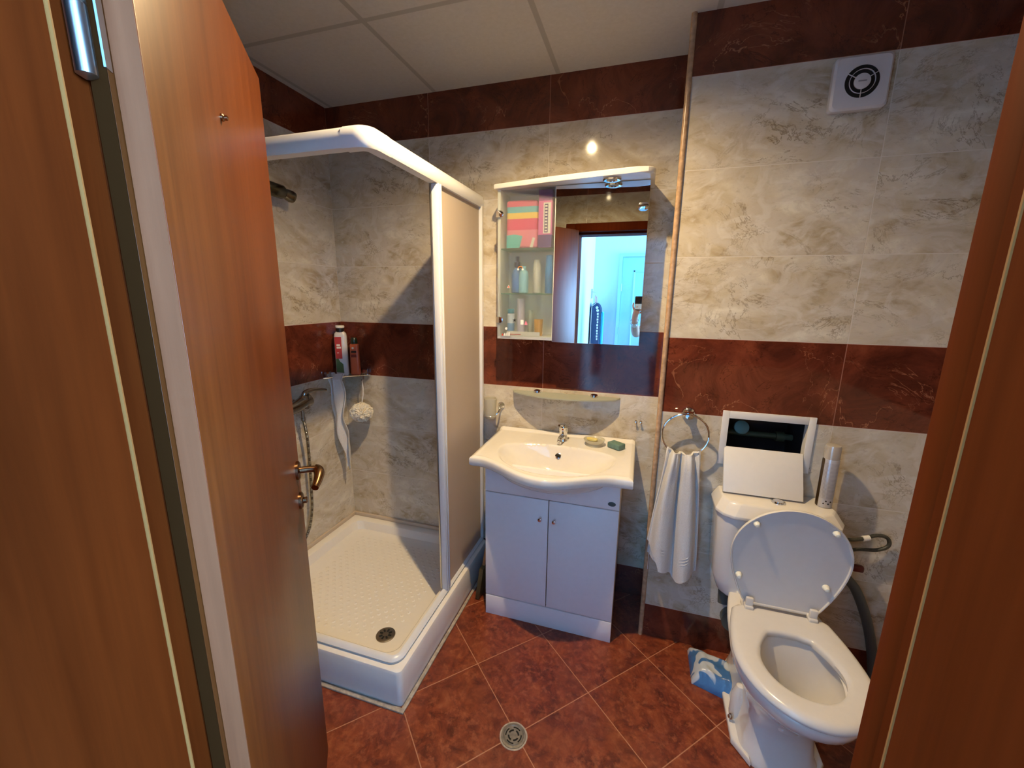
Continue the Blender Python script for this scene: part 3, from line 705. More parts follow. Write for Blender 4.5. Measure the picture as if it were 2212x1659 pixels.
# dark glass slab stored in the gap
gp = thing('folded_step', 'dark flat folding step with tan wooden edge stored between tray and vanity', 'step', (.955, -.20, 0))
T = Matrix.Translation((.935, -.02, 0)) @ Matrix.Rotation(math.radians(8), 4, 'Y')
b = nb(); box(b, -.004, .018, -.268, 0, .004, .185, .004, T=T); obj('board', b, simple('olive_board', (.075, .060, .025), .3, var=.2), gp)
b = nb(); box(b, .0, .014, -.24, -.02, .1852, .28, .004, T=T); obj('wooden_edge', b, simple('tan_edge', (.36, .17, .07), .4, var=.2), gp, label='tan wooden edge')

# ================================================================== MIRROR CABINET
mc = thing('mirror_cabinet', 'white wall cabinet with frosted glass door on the left and mirror on the right', 'cabinet', (1.31, -.07, 1.318))
CX0, CXM, CX1, CY = .998, 1.258, 1.636, -.146
b = nb()
box(b, CX0, CX0+.014, CY, -.002, 1.318, 1.967, .001); box(b, CXM-.002, CXM+.012, CY, -.002, 1.318, 1.967, .001)
box(b, CX0+.014, CXM-.002, CY, -.002, 1.318, 1.334, .001); box(b, CX0+.014, CXM-.002, -.010, -.002, 1.334, 1.967)
box(b, CXM+.012, CX1, CY+.006, -.002, 1.322, 1.967, .001)
obj('carcass', b, 'whiteb', mc)
b = nb(); pts = [(.985, -.002), (.985, -.158), (1.0, -.164), (1.25, -.213), (1.45, -.243), (1.585, -.258), (1.625, -.256), (1.645, -.240), (1.652, -.215), (1.652, -.002)]
prism(b, pts[::-1], 1.9675, 1.988, .004, seg=3); tri(b); tb = obj('top_board', b, 'whiteb', mc)
b = nb(); lathe(b, [(.020, -.0001), (.034, -.0001), (.036, -.004), (.031, -.008), (.022, -.006), (.020, -.0002)], (1.49, -.195, 1.9675), n=32, cap=False); sp = obj('spotlight_ring', b, 'chrome', tb, label='small round chrome spotlight, switched off')
b = nb(); lathe(b, [(.001, -.004), (.020, -.003), (.020, -.0006)], (1.49, -.195, 1.9675), n=24); obj('spotlight_lens', b, 'frost_cup', sp)
b = nb(); box(b, CX0+.003, CXM-.001, CY-.006, CY-.002, 1.330, 1.962, .0005); fd = obj('glass_door', b, 'frost_door', mc, False, label='frosted glass door with small stickers')
def clip(bm, x0, x1, zc, hgt, y0, y1):
    pts = [(x0, zc-hgt/2), (x1-hgt/2, zc-hgt/2)]+[(x1-hgt/2+hgt/2*math.cos(a), zc+hgt/2*math.sin(a)) for a in [math.radians(-80+20*i) for i in range(9)]]+[(x1-hgt/2, zc+hgt/2), (x0, zc+hgt/2)]
    xzprism(bm, pts, y0, y1, .001)
for zc in (1.866, 1.405):
    b = nb(); clip(b, CX0-.004, CX0+.030, zc, .028, CY-.0105, CY-.0062); obj('hinge_clip', b, 'chrome', fd)
b = nb(); box(b, CXM+.002, CX1, CY-.006, CY+.001, 1.312, 1.9655, .0006); mr = obj('mirror', b, 'mirror', mc, False, label='mirror glass reflecting the hallway')
b = nb(); prism(b, rrect(-.021, .021, -.015, .015, .0149, 6), 0, .012, .003, T=Matrix.Translation((1.615, CY-.0062, 1.868)) @ XZ); obj('hinge_clip', b, 'chrome', mr)
for zs in (1.722, 1.526):
    b = nb(); box(b, CX0+.015, CXM-.003, -.138, -.012, zs-.005, zs); obj('glass_shelf', b, 'clear', mc, False)
# stickers on the door: rainbow, triangle, little figures
SYF = CY-.0062
def arc(bm, cx, cz, r0, r1, a0, a1, n=12):
    pts = [(cx+r1*math.cos(math.radians(a0+(a1-a0)*i/n)), cz+r1*math.sin(math.radians(a0+(a1-a0)*i/n))) for i in range(n+1)]
    pts += [(cx+r0*math.cos(math.radians(a1-(a1-a0)*i/n)), cz+r0*math.sin(math.radians(a1-(a1-a0)*i/n))) for i in range(n+1)]
    xzprism(bm, pts, SYF-.0006, SYF)
sk = {'w': simple('sticker_white', (.8, .8, .78), .5), 'r': simple('sticker_red', (.5, .06, .04), .5), 'k': simple('sticker_black', (.02, .02, .02), .5), 'o': simple('sticker_orange', (.65, .22, .04), .5), 'p': simple('sticker_pink', (.75, .22, .35), .5)}
b = nb(); arc(b, 1.108, 1.632, .009, .012, 0, 180); s1 = obj('sticker', b, sk['o'], fd, False, label='tiny rainbow sticker')
b = nb(); arc(b, 1.108, 1.632, .0065, .0089, 0, 180); obj('arc_band', b, sk['k'], s1, False)
for xx in (1.098, 1.119):
    b = nb(); lathe(b, [(.0045, 0), (.0045, .0008)], (xx, SYF, 1.630), axis='y', n=14); obj('cloud', b, sk['w'], s1, False)
b = nb(); xzprism(b, [(1.046, 1.549), (1.062, 1.549), (1.054, 1.562)], SYF-.0006, SYF); s2 = obj('sticker', b, sk['w'], fd, False, label='tiny triangle sticker')
b = nb(); xzprism(b, [(1.049, 1.551), (1.059, 1.551), (1.054, 1.559)], SYF-.0012, SYF-.0007); obj('triangle', b, sk['r'], s2, False)
b = nb(); P = []
for i in range(10):
    a = PI/2+i*PI/5; r = .010 if i % 2 == 0 else .0035; P.append((1.084+r*math.cos(a), 1.405+r*math.sin(a)))
xzprism(b, P, SYF-.0006, SYF); obj('sticker', b, sk['k'], fd, False, label='small black star shaped sticker')
b = nb(); xzprism(b, [(1.113, 1.386), (1.127, 1.386), (1.127, 1.407), (1.113, 1.407)], SYF-.0006, SYF); obj('sticker', b, sk['w'], fd, False, label='small pale rectangular sticker')
b = nb(); xzprism(b, [(1.131, 1.385), (1.146, 1.385), (1.142, 1.397), (1.138, 1.404), (1.134, 1.397)], SYF-.0006, SYF); obj('sticker', b, sk['p'], fd, False, label='small pink sticker')
b = nb(); lathe(b, [(.006, 0), (.006, .0007)], (1.044, SYF, 1.366), axis='y', n=16); obj('sticker', b, sk['w'], fd, False, label='small round pale sticker')
for i, (xx, c) in enumerate(((1.026, 'r'), (1.037, 'w'), (1.048, 'w'), (1.058, 'w'))):
    b = nb(); xzprism(b, [(xx-.004, 1.333), (xx+.004, 1.333), (xx+.003, 1.342+.003*i), (xx-.003, 1.342+.002*i)], SYF-.0006, SYF); obj('sticker', b, sk[c], fd, False, label='small sticker in the row at the door bottom')

# contents of the cabinet
def bands(name, stops, base, rough=.4):
    """wrapper print: horizontal colour bands by object height"""
    t = NT(name); q = t.n.new('ShaderNodeSeparateXYZ'); t.l(t.objc(), q.inputs[0]); z = q.outputs[2]; c = base
    for z0, z1, col in stops:
        k = t.m('MULTIPLY', t.m('GREATER_THAN', z, z0), t.m('LESS_THAN', z, z1)); c = t.mix(k, c, col)
    t.base(c); t.rough(rough); return t.mat
b = nb(); box(b, 1.032, 1.176, -.125, -.060, 1.7225, 1.925, .012, seg=4)
pk = obj('pad_pack', b, bands('pink_wrapper', [(.150, .175, (.10, .38, .48)), (.125, .150, (.80, .55, .12)), (.078, .125, (.62, .06, .17)), (.175, .21, (.60, .10, .20))], (.72, .22, .32)), None, label='pink and teal pack of sanitary pads behind the frosted door, top shelf', cat='pack')
b = nb(); prism(b, [(1.034, 1.724), (1.095, 1.724), (1.108, 1.775), (1.070, 1.782), (1.034, 1.778)], .1255, .1262, T=XZ); obj('teal_print', b, simple('teal_print', (.10, .42, .45), .4), pk, False)
b = nb(); prism(b, [(1.142, 1.726), (1.156, 1.726), (1.166, 1.765), (1.155, 1.768)], .1255, .1262, T=XZ); obj('white_print', b, 'whiteb', pk, False)
bx = thing('purple_box', 'tall pink and purple carton with white lettering behind the frosted door', 'carton', (1.212, -.115, 1.7225))
b = nb(); box(b, 1.183, 1.243, -.1415, -.090, 1.7225, 1.957, .001)
obj('carton', b, bands('carton_print', [(0, .052, (.11, .05, .20)), (.19, .212, (.24, .04, .22)), (.212, .3, (.14, .03, .16))], (.60, .14, .38)), bx)
b = nb(); box(b, 1.205, 1.2375, -.1421, -.1416, 1.780, 1.905); pl = obj('lettering_panel', b, 'whiteb', bx, False)
b = nb(); box(b, 1.210, 1.2255, -.1426, -.1422, 1.784, 1.900); pd = obj('dark_strip', b, simple('purple_ink', (.06, .03, .14), .4), pl, False)
for i in range(9):
    b = nb(); box(b, 1.2125, 1.2225, -.1431, -.1427, 1.788+i*.0125, 1.7945+i*.0125); obj('letter', b, 'whiteb', pl, False)
def tubey(name, cx, cy, z0, prof, mat, label, cat, cap=None, capmat=None):
    t = thing(name, label, cat, (cx, cy, z0)); b = nb(); lathe(b, prof, (cx, cy, z0), n=20); obj('bottle', b, mat, t)
    if cap: b = nb(); lathe(b, cap, (cx, cy, z0), n=16); obj('cap', b, capmat, t)
    return t
Z2, Z3 = 1.5265, 1.3345
blue = simple('blue_plastic', (.07, .18, .50), .3); lblue = simple('light_blue_plastic', (.28, .58, .75), .3); navy = simple('navy_cap', (.03, .035, .09), .3)
tubey('pump_bottle', 1.072, -.075, Z2, [(.022, 0), (.027, .004), (.027, .085), (.020, .105), (.011, .115)], blue, 'blue pump bottle with dark head on the middle cabinet shelf', 'bottle', [(.011, .115), (.014, .12), (.014, .14), (.009, .145), (.009, .165), (.002, .168)], navy)
tubey('lotion_bottle', 1.112, -.108, Z2, [(.018, 0), (.021, .004), (.022, .07), (.019, .095), (.010, .105), (.010, .120), (.002, .121)], lblue, 'light blue bottle beside the pump bottle on the middle cabinet shelf', 'bottle', None, None)
tubey('cream_bottle', 1.165, -.07, Z2, [(.016, 0), (.019, .004), (.019, .12), (.015, .14), (.012, .15), (.002, .151)], M_['whiteb'], 'whitish bottle in the middle of the middle cabinet shelf', 'bottle', None, None)
tubey('deodorant', 1.228, -.10, Z2, [(.016, 0), (.018, .003), (.018, .11), (.016, .125), (.016, .165), (.002, .17)], simple('mid_blue', (.05, .22, .55), .3), 'tall blue bottle at the right end of the middle cabinet shelf', 'bottle')
tubey('small_bottle', 1.055, -.115, Z3, [(.015, 0), (.017, .003), (.017, .055), (.017, .095), (.013, .10)], bands('pale_blue_label', [(.02, .055, (.20, .40, .70))], (.62, .70, .82)), 'small pale bottle with teal cap on the bottom cabinet shelf', 'bottle', [(.015, .10), (.016, .102), (.016, .120), (.002, .122)], simple('teal_cap', (.05, .30, .42), .3))
tubey('lilac_tube', 1.095, -.085, Z3, [(.017, 0), (.019, .003), (.019, .02), (.018, .16), (.018, .168), (.002, .17)], simple('lilac_plastic', (.66, .60, .74), .35), 'tall lilac white tube on the bottom cabinet shelf', 'tube')
tubey('grey_jar', 1.140, -.075, Z3, [(.012, 0), (.013, .003), (.013, .10), (.009, .115), (.001, .116)], simple('grey_green_plastic', (.38, .42, .36), .4), 'small grey bottle between lilac tube and orange cup in the cabinet', 'bottle')
tubey('orange_cup', 1.187, -.110, Z3, [(.016, .0), (.018, .003), (.021, .075), (.019, .075), (.016, .006), (.001, .006)], simple('orange_plastic', (.75, .38, .06), .4), 'small orange cup on the bottom cabinet shelf', 'cup')
b = nb(); box(b, 1.042, 1.20, -.1375, -.133, Z3, Z3+.018, .001); ts = obj('toothpaste_carton', b, 'whiteb', None, label='long white carton with red stripe lying at the front of the bottom cabinet shelf', cat='carton')
b = nb(); box(b, 1.045, 1.11, -.1380, -.1376, Z3+.003, Z3+.007); obj('red_stripe', b, sk['r'], ts, False)

# ================================================================== TOILET WALL THINGS
fan = thing('exhaust_fan', 'square white extractor fan with round dark grille high above the toilet', 'fan', (2.238, PY, 2.10))
FX, FZ = 2.238, 2.174
b = nb(); T = Matrix.Translation((FX, PY-.0005, FZ)) @ XZ
loft(b, [[Vector((x, y, h)) for x, y in rrect(-s, s, -s, s, r)] for s, r, h in ((.076, .012, 0), (.077, .013, .004), (.076, .014, .022), (.070, .014, .028))], T=T); obj('cover', b, 'plastic', fan)
b = nb(); lathe(b, [(.046, 0), (.046, .0012), (.001, .0012)], (FX, PY-.0286, FZ), axis='y', n=40); gr = obj('grille_opening', b, 'hole', fan)
b = nb(); lathe(b, [(.0330, .0012), (.0345, .002), (.0345, .005), (.0330, .005), (.0330, .0012)], (FX, PY-.0286, FZ), axis='y', n=40, cap=False)
lathe(b, [(.048, .0), (.050, .003), (.046, .003), (.0455, .001), (.048, 0)], (FX, PY-.0286, FZ), axis='y', n=40, cap=False)
for k in range(3):
    T = Matrix.Translation((FX, PY-.0326, FZ)) @ Matrix.Rotation(math.radians(90+120*k), 4, 'Y'); box(b, .020, .046, -.001, .001, -.0009, .0009, T=T)
obj('grille_ring', b, 'plastic', gr)
b = nb(); lathe(b, [(.022, .0012), (.022, .004), (.019, .0055), (.001, .0055)], (FX, PY-.0286, FZ), axis='y', n=36); hb = obj('hub', b, 'plastic', gr)
b = nb(); box(b, FX-.011, FX+.011, PY-.0346, PY-.0341, FZ-.0015, FZ+.0025); obj('maker_mark', b, simple('grey_ink', (.28, .27, .30), .5), hb, False)

rg = thing('towel_ring', 'chrome towel ring on the wall left of the toilet', 'towel ring', (1.842, PY, 1.066))
b = nb(); lathe(b, [(.026, .0005), (.026, .006), (.021, .014), (.013, .018), (.013, .034), (.017, .040), (.014, .050), (.001, .052)], (1.845, PY, 1.064), axis='y', n=28); obj('wall_mount', b, 'chrome', rg)
RC = (1.837, PY-.042, .984); b = nb()
tube(b, [(RC[0]+.086*math.cos(a), RC[1]-.006*math.sin(a), RC[2]+.086*math.sin(a)) for a in [2*PI*i/48 for i in range(49)]], .0040, 10, smooth=False); obj('ring', b, 'chrome', rg)
def towelf(u, v, layer=0):
    ztop_ = .912; w = (.118+.085*v**.8) if layer == 0 else (.11+.085*v**.8)
    ln = (.505+.05*math.exp(-((u-.62)/.22)**2)-.10*max(0, 1-u/.27)**.5) if layer == 0 else (.47+.10*u-.06*(u > .85))
    cx = 1.835+.004*v-.012*v
    ph = u*2*PI*2.4+.8*math.sin(2.2*v+u*3)+.4
    amp = (.020+.008*v)
    x = cx+(u-.5)*w+.006*math.sin(ph*1.0+1.2)*min(1, v*3)
    sn = math.sin(ph); fold = amp*math.copysign(abs(sn)**.75, sn)+.006*math.sin(ph*2.3+2)*(1-v)
    y = RC[1]-.012-(.020 if layer == 0 else -.006)+fold*(1 if layer == 0 else .6)
    z = ztop_-.0-ln*v
    # the towel hangs over the ring bottom
    sag = .085-math.sqrt(max(.0, .086**2-min(.080, abs(x-RC[0]))**2))
    if v < .12:
        k = 1-v/.12; z += sag*.75*k; y += .016*k*k*(1 if layer == 0 else -1)
    return (x, y, z)
b = nb(); sheet(b, lambda u, v: towelf(u, v, 0), 72, 70, .006); tw = thing('towel', 'white terry hand towel hanging in folds from the chrome ring', 'towel', (1.835, RC[1], .36))
obj('front_fall', b, 'towel', tw, ang=80)
b = nb(); sheet(b, lambda u, v: towelf(u, v, 1), 60, 40, .005); obj('back_fall', b, 'towel', tw, ang=80)
b = nb()
for kk in (.80, .825, .85):
    tube(b, [Vector(towelf(i/60*.96+.02, kk, 0))+Vector((0, -.0034, 0)) for i in range(61)], .0012, 5, smooth=False)
obj('border_stripes', b, 'towel', tw)
b = nb(); tube(b, [(1.742, RC[1]+.01, .47), (1.7415, RC[1]-.0, .40), (1.7415, RC[1]+.008, .36)], .0012, 6); obj('hanging_loop', b, 'whiteb', tw)

# inspection opening with its cover
ih = thing('access_hatch', 'white frame of the open inspection hatch above the toilet cistern', 'hatch', (2.125, PY, .87))
b = nb()
for q in ((1.969, 1.993, .868, 1.087), (2.258, 2.282, .868, 1.087), (1.993, 2.258, 1.058, 1.087), (1.993, 2.258, .868, .892)): box(b, q[0], q[1], PY-.006, PY-.0002, q[2], q[3], .0015)
box(b, 1.9895, 1.9925, PY, PY+.03, .892, 1.058); box(b, 2.2585, 2.2615, PY, PY+.03, .892, 1.058)
obj('frame', b, 'whiteb', ih)
hd = nb(); tl = math.atan2(.075, .165)
T = Matrix.Translation((2.122, PY-.073, .782)) @ Matrix.Rotation(-tl, 4, 'X')
box(hd, -.134, .134, -.004, 0, 0, .176, .001, T=T); box(hd, -.134, .134, .0, .010, .0, .004, T=T); box(hd, -.134, .134, .0, .010, .172, .176, T=T); box(hd, .130, .134, 0, .010, .004, .172, T=T); box(hd, -.134, -.130, 0, .010, .004, .172, T=T)
obj('hatch_cover', hd, 'whiteb', None, label='white hatch cover leaning loosely on the cistern in front of the opening', cat='hatch cover')
wm = thing('water_meter', 'dim green round water meter and pipe inside the dark opening', 'water meter', (2.07, -.10, .95))
b = nb(); lathe(b, [(.026, 0), (.028, .004), (.028, .018), (.025, .020), (.001, .020)], (2.065, -.13, .99), axis=(0, -1, .3), n=28); obj('dial', b, simple('meter_dial', (.10, .20, .18), .5), wm)
b = nb(); tube(b, [(1.985, -.11, .96), (2.26, -.11, .96)], .012, 12, smooth=False); lathe(b, [(.02, 0), (.02, .03)], (2.20, -.11, .96), axis='x'); obj('pipe', b, simple('green_pipe', (.05, .07, .04), .4), wm)

# spray can on the cistern
cn = thing('spray_can', 'silver grey air freshener spray can standing on the cistern', 'spray can', (2.322, -.318, .776))
t = NT('can_print'); q = t.n.new('ShaderNodeSeparateXYZ'); t.l(t.objc(), q.inputs[0])
ln = t.noise(t.comb(t.m('MULTIPLY', q.outputs[0], 60), t.m('MULTIPLY', q.outputs[1], 60), t.m('MULTIPLY', q.outputs[2], 0)), 3, 3)
li = t.m('LESS_THAN', t.m('FRACT', t.m('MULTIPLY', q.outputs[2], 210)), .45)
k = t.m('MULTIPLY', t.m('MULTIPLY', li, t.m('GREATER_THAN', ln, .40)), t.m('MULTIPLY', t.m('GREATER_THAN', q.outputs[2], .035), t.m('LESS_THAN', q.outputs[2], .172)))
c = t.mix(t.m('MULTIPLY', k, .55), (.52, .52, .56), (.20, .21, .27)); c = t.mix(t.m('LESS_THAN', q.outputs[0], -.0225), c, (.05, .03, .012))
t.base(c); t.rough(.28); t.b.inputs['Metallic'].default_value = .35
b = nb(); lathe(b, [(.022, 0), (.025, .002), (.0255, .006), (.0255, .178), (.024, .183)], (2.322, -.318, .776), n=36); obj('can', b, t.mat, cn)
b = nb(); lathe(b, [(.024, .183), (.0245, .186), (.0245, .226), (.022, .232), (.001, .233)], (2.322, -.318, .776), n=36); obj('cap', b, simple('pearl_cap', (.50, .46, .42), .22, .3), cn)
b = nb()
for i, (dx, zz) in enumerate(((-.010, .018), (.004, .018), (-.004, .028), (.010, .026))): lathe(b, [(.0028, 0), (.0028, .001)], (2.322+dx, -.318-math.sqrt(.0255**2-dx*dx)+.0004, .776+zz), axis='y', n=10)
obj('printed_symbols', b, 'black', cn)

# ================================================================== TOILET
TCX = 2.176
wc = thing('toilet', 'white ceramic close-coupled toilet with raised lid and open seat', 'toilet', (TCX, -.55, 0))
def egg(hw, yb, yf, z, n=56, eb=.62, ef=.98, cx=TCX, ym=None):
    ym = ym if ym is not None else yb+(yf-yb)*.46
    out = []
    for i in range(n):
        a = 2*PI*i/n; ca, sa = math.cos(a), math.sin(a); e = eb if sa > 0 else ef
        x = math.copysign(abs(ca)**(e if sa > 0 else 1), ca)*hw; L = (yb-ym) if sa > 0 else (ym-yf)
        out.append(Vector((cx+x, ym+math.copysign(abs(sa)**e, sa)*L, z)))
    return out
b = nb()
RG = [(.118, -.262, -.735, 0, .5), (.118, -.262, -.735, .02, .5), (.105, -.262, -.715, .05, .5), (.096, -.262, -.705, .12, .5), (.100, -.262, -.72, .18, .5), (.122, -.262, -.775, .25, .5), (.150, -.262, -.845, .31, .55), (.172, -.262, -.893, .355, .55), (.178, -.262, -.905, .385, .5), (.177, -.262, -.904, .398, .5), (.170, -.268, -.898, .404, .5)]
def bowlring(hw, yb, yf, z, e):
    w = min(1, max(0, (z-.20)/.12)); ps = egg(hw, yb, yf, z, eb=e, ym=-.66)
    for p in ps:
        if p.y > -.66: t = (p.y+.66)/(.66+yb); p.x = TCX+(p.x-TCX)*(1-w*.30*t**1.3)
    return ps
rings = [bowlring(*q) for q in RG]
inner = [egg(.120, -.588, -.852, .404, eb=.8, ym=-.70), egg(.112, -.588, -.846, .396, eb=.8, ym=-.70), egg(.128, -.598, -.858, .375, eb=.8, ym=-.70), egg(.118, -.604, -.845, .33, eb=.8, ym=-.70), egg(.098, -.615, -.815, .28, eb=.85, ym=-.69), egg(.075, -.62, -.775, .235, eb=.9, ym=-.68), egg(.055, -.625, -.735, .205, eb=.95, ym=-.67), egg(.048, -.63, -.725, .17, eb=1, ym=-.67)]
loft(b, rings+inner); tri(b)
obj('bowl', b, 'ceramic', wc, ang=50)
b = nb(); loft(b, [egg(.060, -.618, -.745, .222, eb=.9, ym=-.68), egg(.059, -.619, -.744, .223, eb=.9, ym=-.68)]); tri(b)
wt = NT('water'); wt.base((.70, .72, .70)); wt.rough(.0); wt.b.inputs['Transmission Weight'].default_value = 1; wt.b.inputs['IOR'].default_value = 1.33; M_['water'] = wt.mat
obj('water', b, 'water', wc)
# side foot with boss and fixing bolt
for s in (-1, 1):
    b = nb(); prism(b, [(TCX+s*.09, -.30), (TCX+s*.135, -.40), (TCX+s*.137, -.66), (TCX+s*.09, -.725)][::s], 0, .028, .008, seg=3)
    b2 = nb(); lathe(b2, [(.024, 0), (.026, .02), (.024, .10), (.012, .135), (.002, .14)], (TCX+s*.104, -.565, .02), n=24); add(b, b2)
    obj('foot', b, 'ceramic', wc)
    b = nb(); lathe(b, [(.010, 0), (.010, .004), (.006, .006), (.006, .011), (.001, .012)], (TCX+s*.126, -.595, .045), axis=(s*1, -.35, .3), n=16); obj('fixing_bolt', b, 'satin', wc)
# cistern
b = nb()
def cis(x0, x1, yb, yf, c, z): return [Vector((x, y, z)) for x, y in ((x0, yb), (x1, yb), (x1, yf+c), (x1-c*.35, yf+c*.35), (x1-c, yf), (x0+c, yf), (x0+c*.35, yf+c*.35), (x0, yf+c))]
CL, CR = 1.966, 2.368; yb = PY-.004
loft(b, [cis(CL+.045, CR-.045, yb, -.385, .04, .372), cis(CL+.036, CR-.036, yb, -.392, .04, .385), cis(CL+.014, CR-.014, yb, -.405, .045, .45), cis(CL+.004, CR-.004, yb, -.418, .05, .70), cis(CL+.004, CR-.004, yb, -.419, .05, .721)])
bevel(b, [e for e in b.edges if abs(e.verts[0].co.z-e.verts[1].co.z) > .01], .012, 3)
obj('cistern', b, 'ceramic', wc, ang=50)
b = nb()
loft(b, [cis(CL-.004, CR+.004, yb, -.427, .055, .7212), cis(CL-.006, CR+.006, yb, -.430, .056, .726), cis(CL-.006, CR+.006, yb, -.430, .056, .736), cis(CL+.016, CR-.016, yb, -.405, .055, .772), cis(CL+.022, CR-.022, yb, -.398, .052, .776)])
bevel(b, list(b.edges), .004, 3); obj('cistern_lid', b, 'ceramic', wc, ang=50)
b = nb(); lathe(b, [(.024, .0), (.024, .003), (.019, .005), (.019, .0035), (.017, .007), (.001, .009)], (TCX-.005, -.345, .7758), n=30); obj('flush_button', b, 'chrome', wc)
# seat ring
def tapered(hw, yb, yf, z, n=60, tp=.66, cx=TCX, ym=-.70, rc=.02):
    """outline with an elliptic front and sides drawing in towards a straight back"""
    out = []; h = n//2
    for i in range(h+1):
        a = PI+PI*i/h; out.append(Vector((cx+hw*math.cos(a), ym+(ym-yf)*math.sin(a), z)))
    m = n-h-1
    side = []
    for i in range(1, m//2+1):
        t = i/(m//2); side.append((hw*(1-(1-tp)*t**1.7), ym+(yb-ym)*min(1, t)))
    side[-1] = (side[-1][0]-rc*.6, side[-1][1])
    out += [Vector((cx+x, y, z)) for x, y in side]+[Vector((cx-x, y, z)) for x, y in side[::-1]]
    return out
def ring_seat(bm, z0, z1):
    O = lambda g, z: tapered(.183-g, -.492-g*.5, -.918+g, z, tp=.80, ym=-.70)
    I = lambda g, z: [Vector((p.x, p.y, z)) for p in tapered(.108+g, -.598+g*.6, -.838-g, z, tp=.50, ym=-.725, rc=.05)]
    n = 6; R = [O(.004, z0), O(0, z0+.006)]
    for i in range(n+1):
        a = PI/2*i/n; R.append(O(.022*(1-math.cos(a)), z0+.006+(z1-z0-.006)*math.sin(a)))
    R += [I(.016, z1), I(.006, z1-.003), I(0, z1-.009), I(.002, z0+.002), I(.006, z0)]
    loft(bm, R+[R[0]], cap0=False, cap1=False)
b = nb(); ring_seat(b, .408, .434); bmesh.ops.remove_doubles(b, verts=b.verts, dist=1e-6); obj('seat_ring', b, 'ceramic_lid', wc, ang=50)
# lid, standing up against the cistern
TL = Matrix.Translation((0, -.492, .432)) @ Matrix.Rotation(math.radians(-84.5), 4, 'X') @ Matrix.Translation((0, .492, 0))
b = nb()
def LO(g, z): return tapered(.180-g, -.500, -.900+g, z, tp=.62, ym=-.715)
b2 = nb(); R = [LO(.014, .0045), LO(.008, .004), LO(.006, -.001), LO(.0015, -.0015), LO(0, .002), LO(.001, .009), LO(.008, .015), LO(.03, .018)]
loft(b2, R); tri(b2); add(b, b2, TL)
lid = obj('lid', b, 'ceramic_lid', wc, ang=50)
for dx, dy in ((-.115, -.830), (.112, -.838), (-.142, -.615), (.120, -.625)):
    b = nb(); lathe(b, [(.011, .0035), (.0105, -.002), (.008, -.008), (.0065, -.013), (.001, -.015)], (TCX+dx, dy, 0), n=16); bmesh.ops.transform(b, matrix=TL, verts=b.verts); obj('bumper', b, M_['cream'], lid)
for dx in (-.098, .098):
    b = nb(); box(b, TCX+dx-.014, TCX+dx+.014, -.520, -.480, .430, .446, .005, seg=3); box(b, TCX+dx-.012, TCX+dx+.012, -.514, -.500, .437, .475, .004); obj('hinge', b, 'ceramic_lid', wc)
b = nb(); tube(b, [(TCX-.10, -.485, .441), (TCX+.10, -.485, .441)], .007, 12, smooth=False); box(b, TCX-.11, TCX+.11, -.498, -.445, .4042, .420, .003); obj('hinge_bar', b, 'ceramic_lid', wc)

# water supply hose, stop valve, drain hose
hs = thing('supply_hose', 'dark braided supply hose looping from the cistern to the wall valve', 'hose', (2.45, PY-.03, .6))
b = nb(); tube(b, [(CR-.004, -.31, .652), (2.41, -.31, .650), (2.46, -.300, .655), (2.515, -.285, .672), (2.552, -.278, .665), (2.560, -.278, .635), (2.53, -.278, .612), (2.47, -.280, .603), (2.435, -.285, .590), (2.425, -.285, .570)], .0065, 10); obj('hose', b, 'cable', hs)
b = nb(); lathe(b, [(.010, 0), (.010, .022)], (2.470, -.298, .658), axis=(1, .2, .25), n=12); obj('white_sleeve', b, 'whiteb', hs)
vl = thing('stop_valve', 'small grey stop valve with dark red handle behind the toilet', 'valve', (2.43, PY, .53))
b = nb(); lathe(b, [(.011, .0), (.011, .04)], (2.428, PY, .545), axis='y', n=16); lathe(b, [(.009, -.02), (.009, .03), (.011, .03), (.011, .04)], (2.428, PY-.034, .545), n=14)
lathe(b, [(.012, 0), (.012, .03)], (2.440, PY-.034, .500), n=14); obj('body', b, 'satin', vl)
b = nb(); box(b, 2.452, 2.488, PY-.062, PY-.040, .528, .552, .006, T=None); obj('handle', b, simple('dark_red_plastic', (.10, .008, .008), .4), vl)
b = nb(); tube(b, [(2.425, -.30, .515), (2.445, -.30, .490), (2.485, -.295, .44), (2.535, -.290, .33), (2.575, -.285, .20), (2.595, -.285, .09), (2.60, -.285, .012)], .017, 14); obj('drain_hose', b, 'drainhose', None, label='thick dark grey hose curving down to the floor right of the toilet', cat='hose')
b = nb(); tube(b, [(2.10, PY-.002, .19), (2.10, -.29, .19)], .05, 20, smooth=False); tube(b, [(2.055, PY-.002, .33), (2.045, -.285, .33), (2.045, -.30, .28)], .02, 14); obj('waste_pipe', b, 'drainhose', None, label='dark waste pipe running from the wall behind the toilet', cat='pipe')

# blue and white plastic pack on the floor
t = NT('blue_wrapper'); q = t.objc(); nz = t.noise(q, 11, 2, .4, .6)
qs = t.n.new('ShaderNodeSeparateXYZ'); t.l(q, qs.inputs[0])
fld = t.m('ADD', nz, t.m('MULTIPLY', qs.outputs[1], -1.1))
t.base(t.ramp(fld, [(.455, (.50, .54, .58)), (.48, (.06, .16, .36)), (.9, (.035, .12, .33))])); t.rough(.25); t.bump(t.noise(q, 45, 4, .6), .5, .004)
b = nb(); NXB = 34
def packf(u, v):
    x = 1.935+.175*u; y = -.30-.165*v+.012*(1-u)*0
    edge = min(u, 1-u, v, 1-v); h = .004+.058*min(1, edge/.22)**.6
    return x, y, h
V = {}
for i in range(NXB+1):
    for j in range(NXB+1):
        x, y, h = packf(i/NXB, j/NXB); n_ = noise.noise(Vector((x*34, y*34, 1)))*.007
        V[i, j] = b.verts.new((x, y-.09*(i/NXB-.2)*.6, max(.003, h+n_)))
for i in range(NXB):
    for j in range(NXB): b.faces.new((V[i, j], V[i+1, j], V[i+1, j+1], V[i, j+1]))
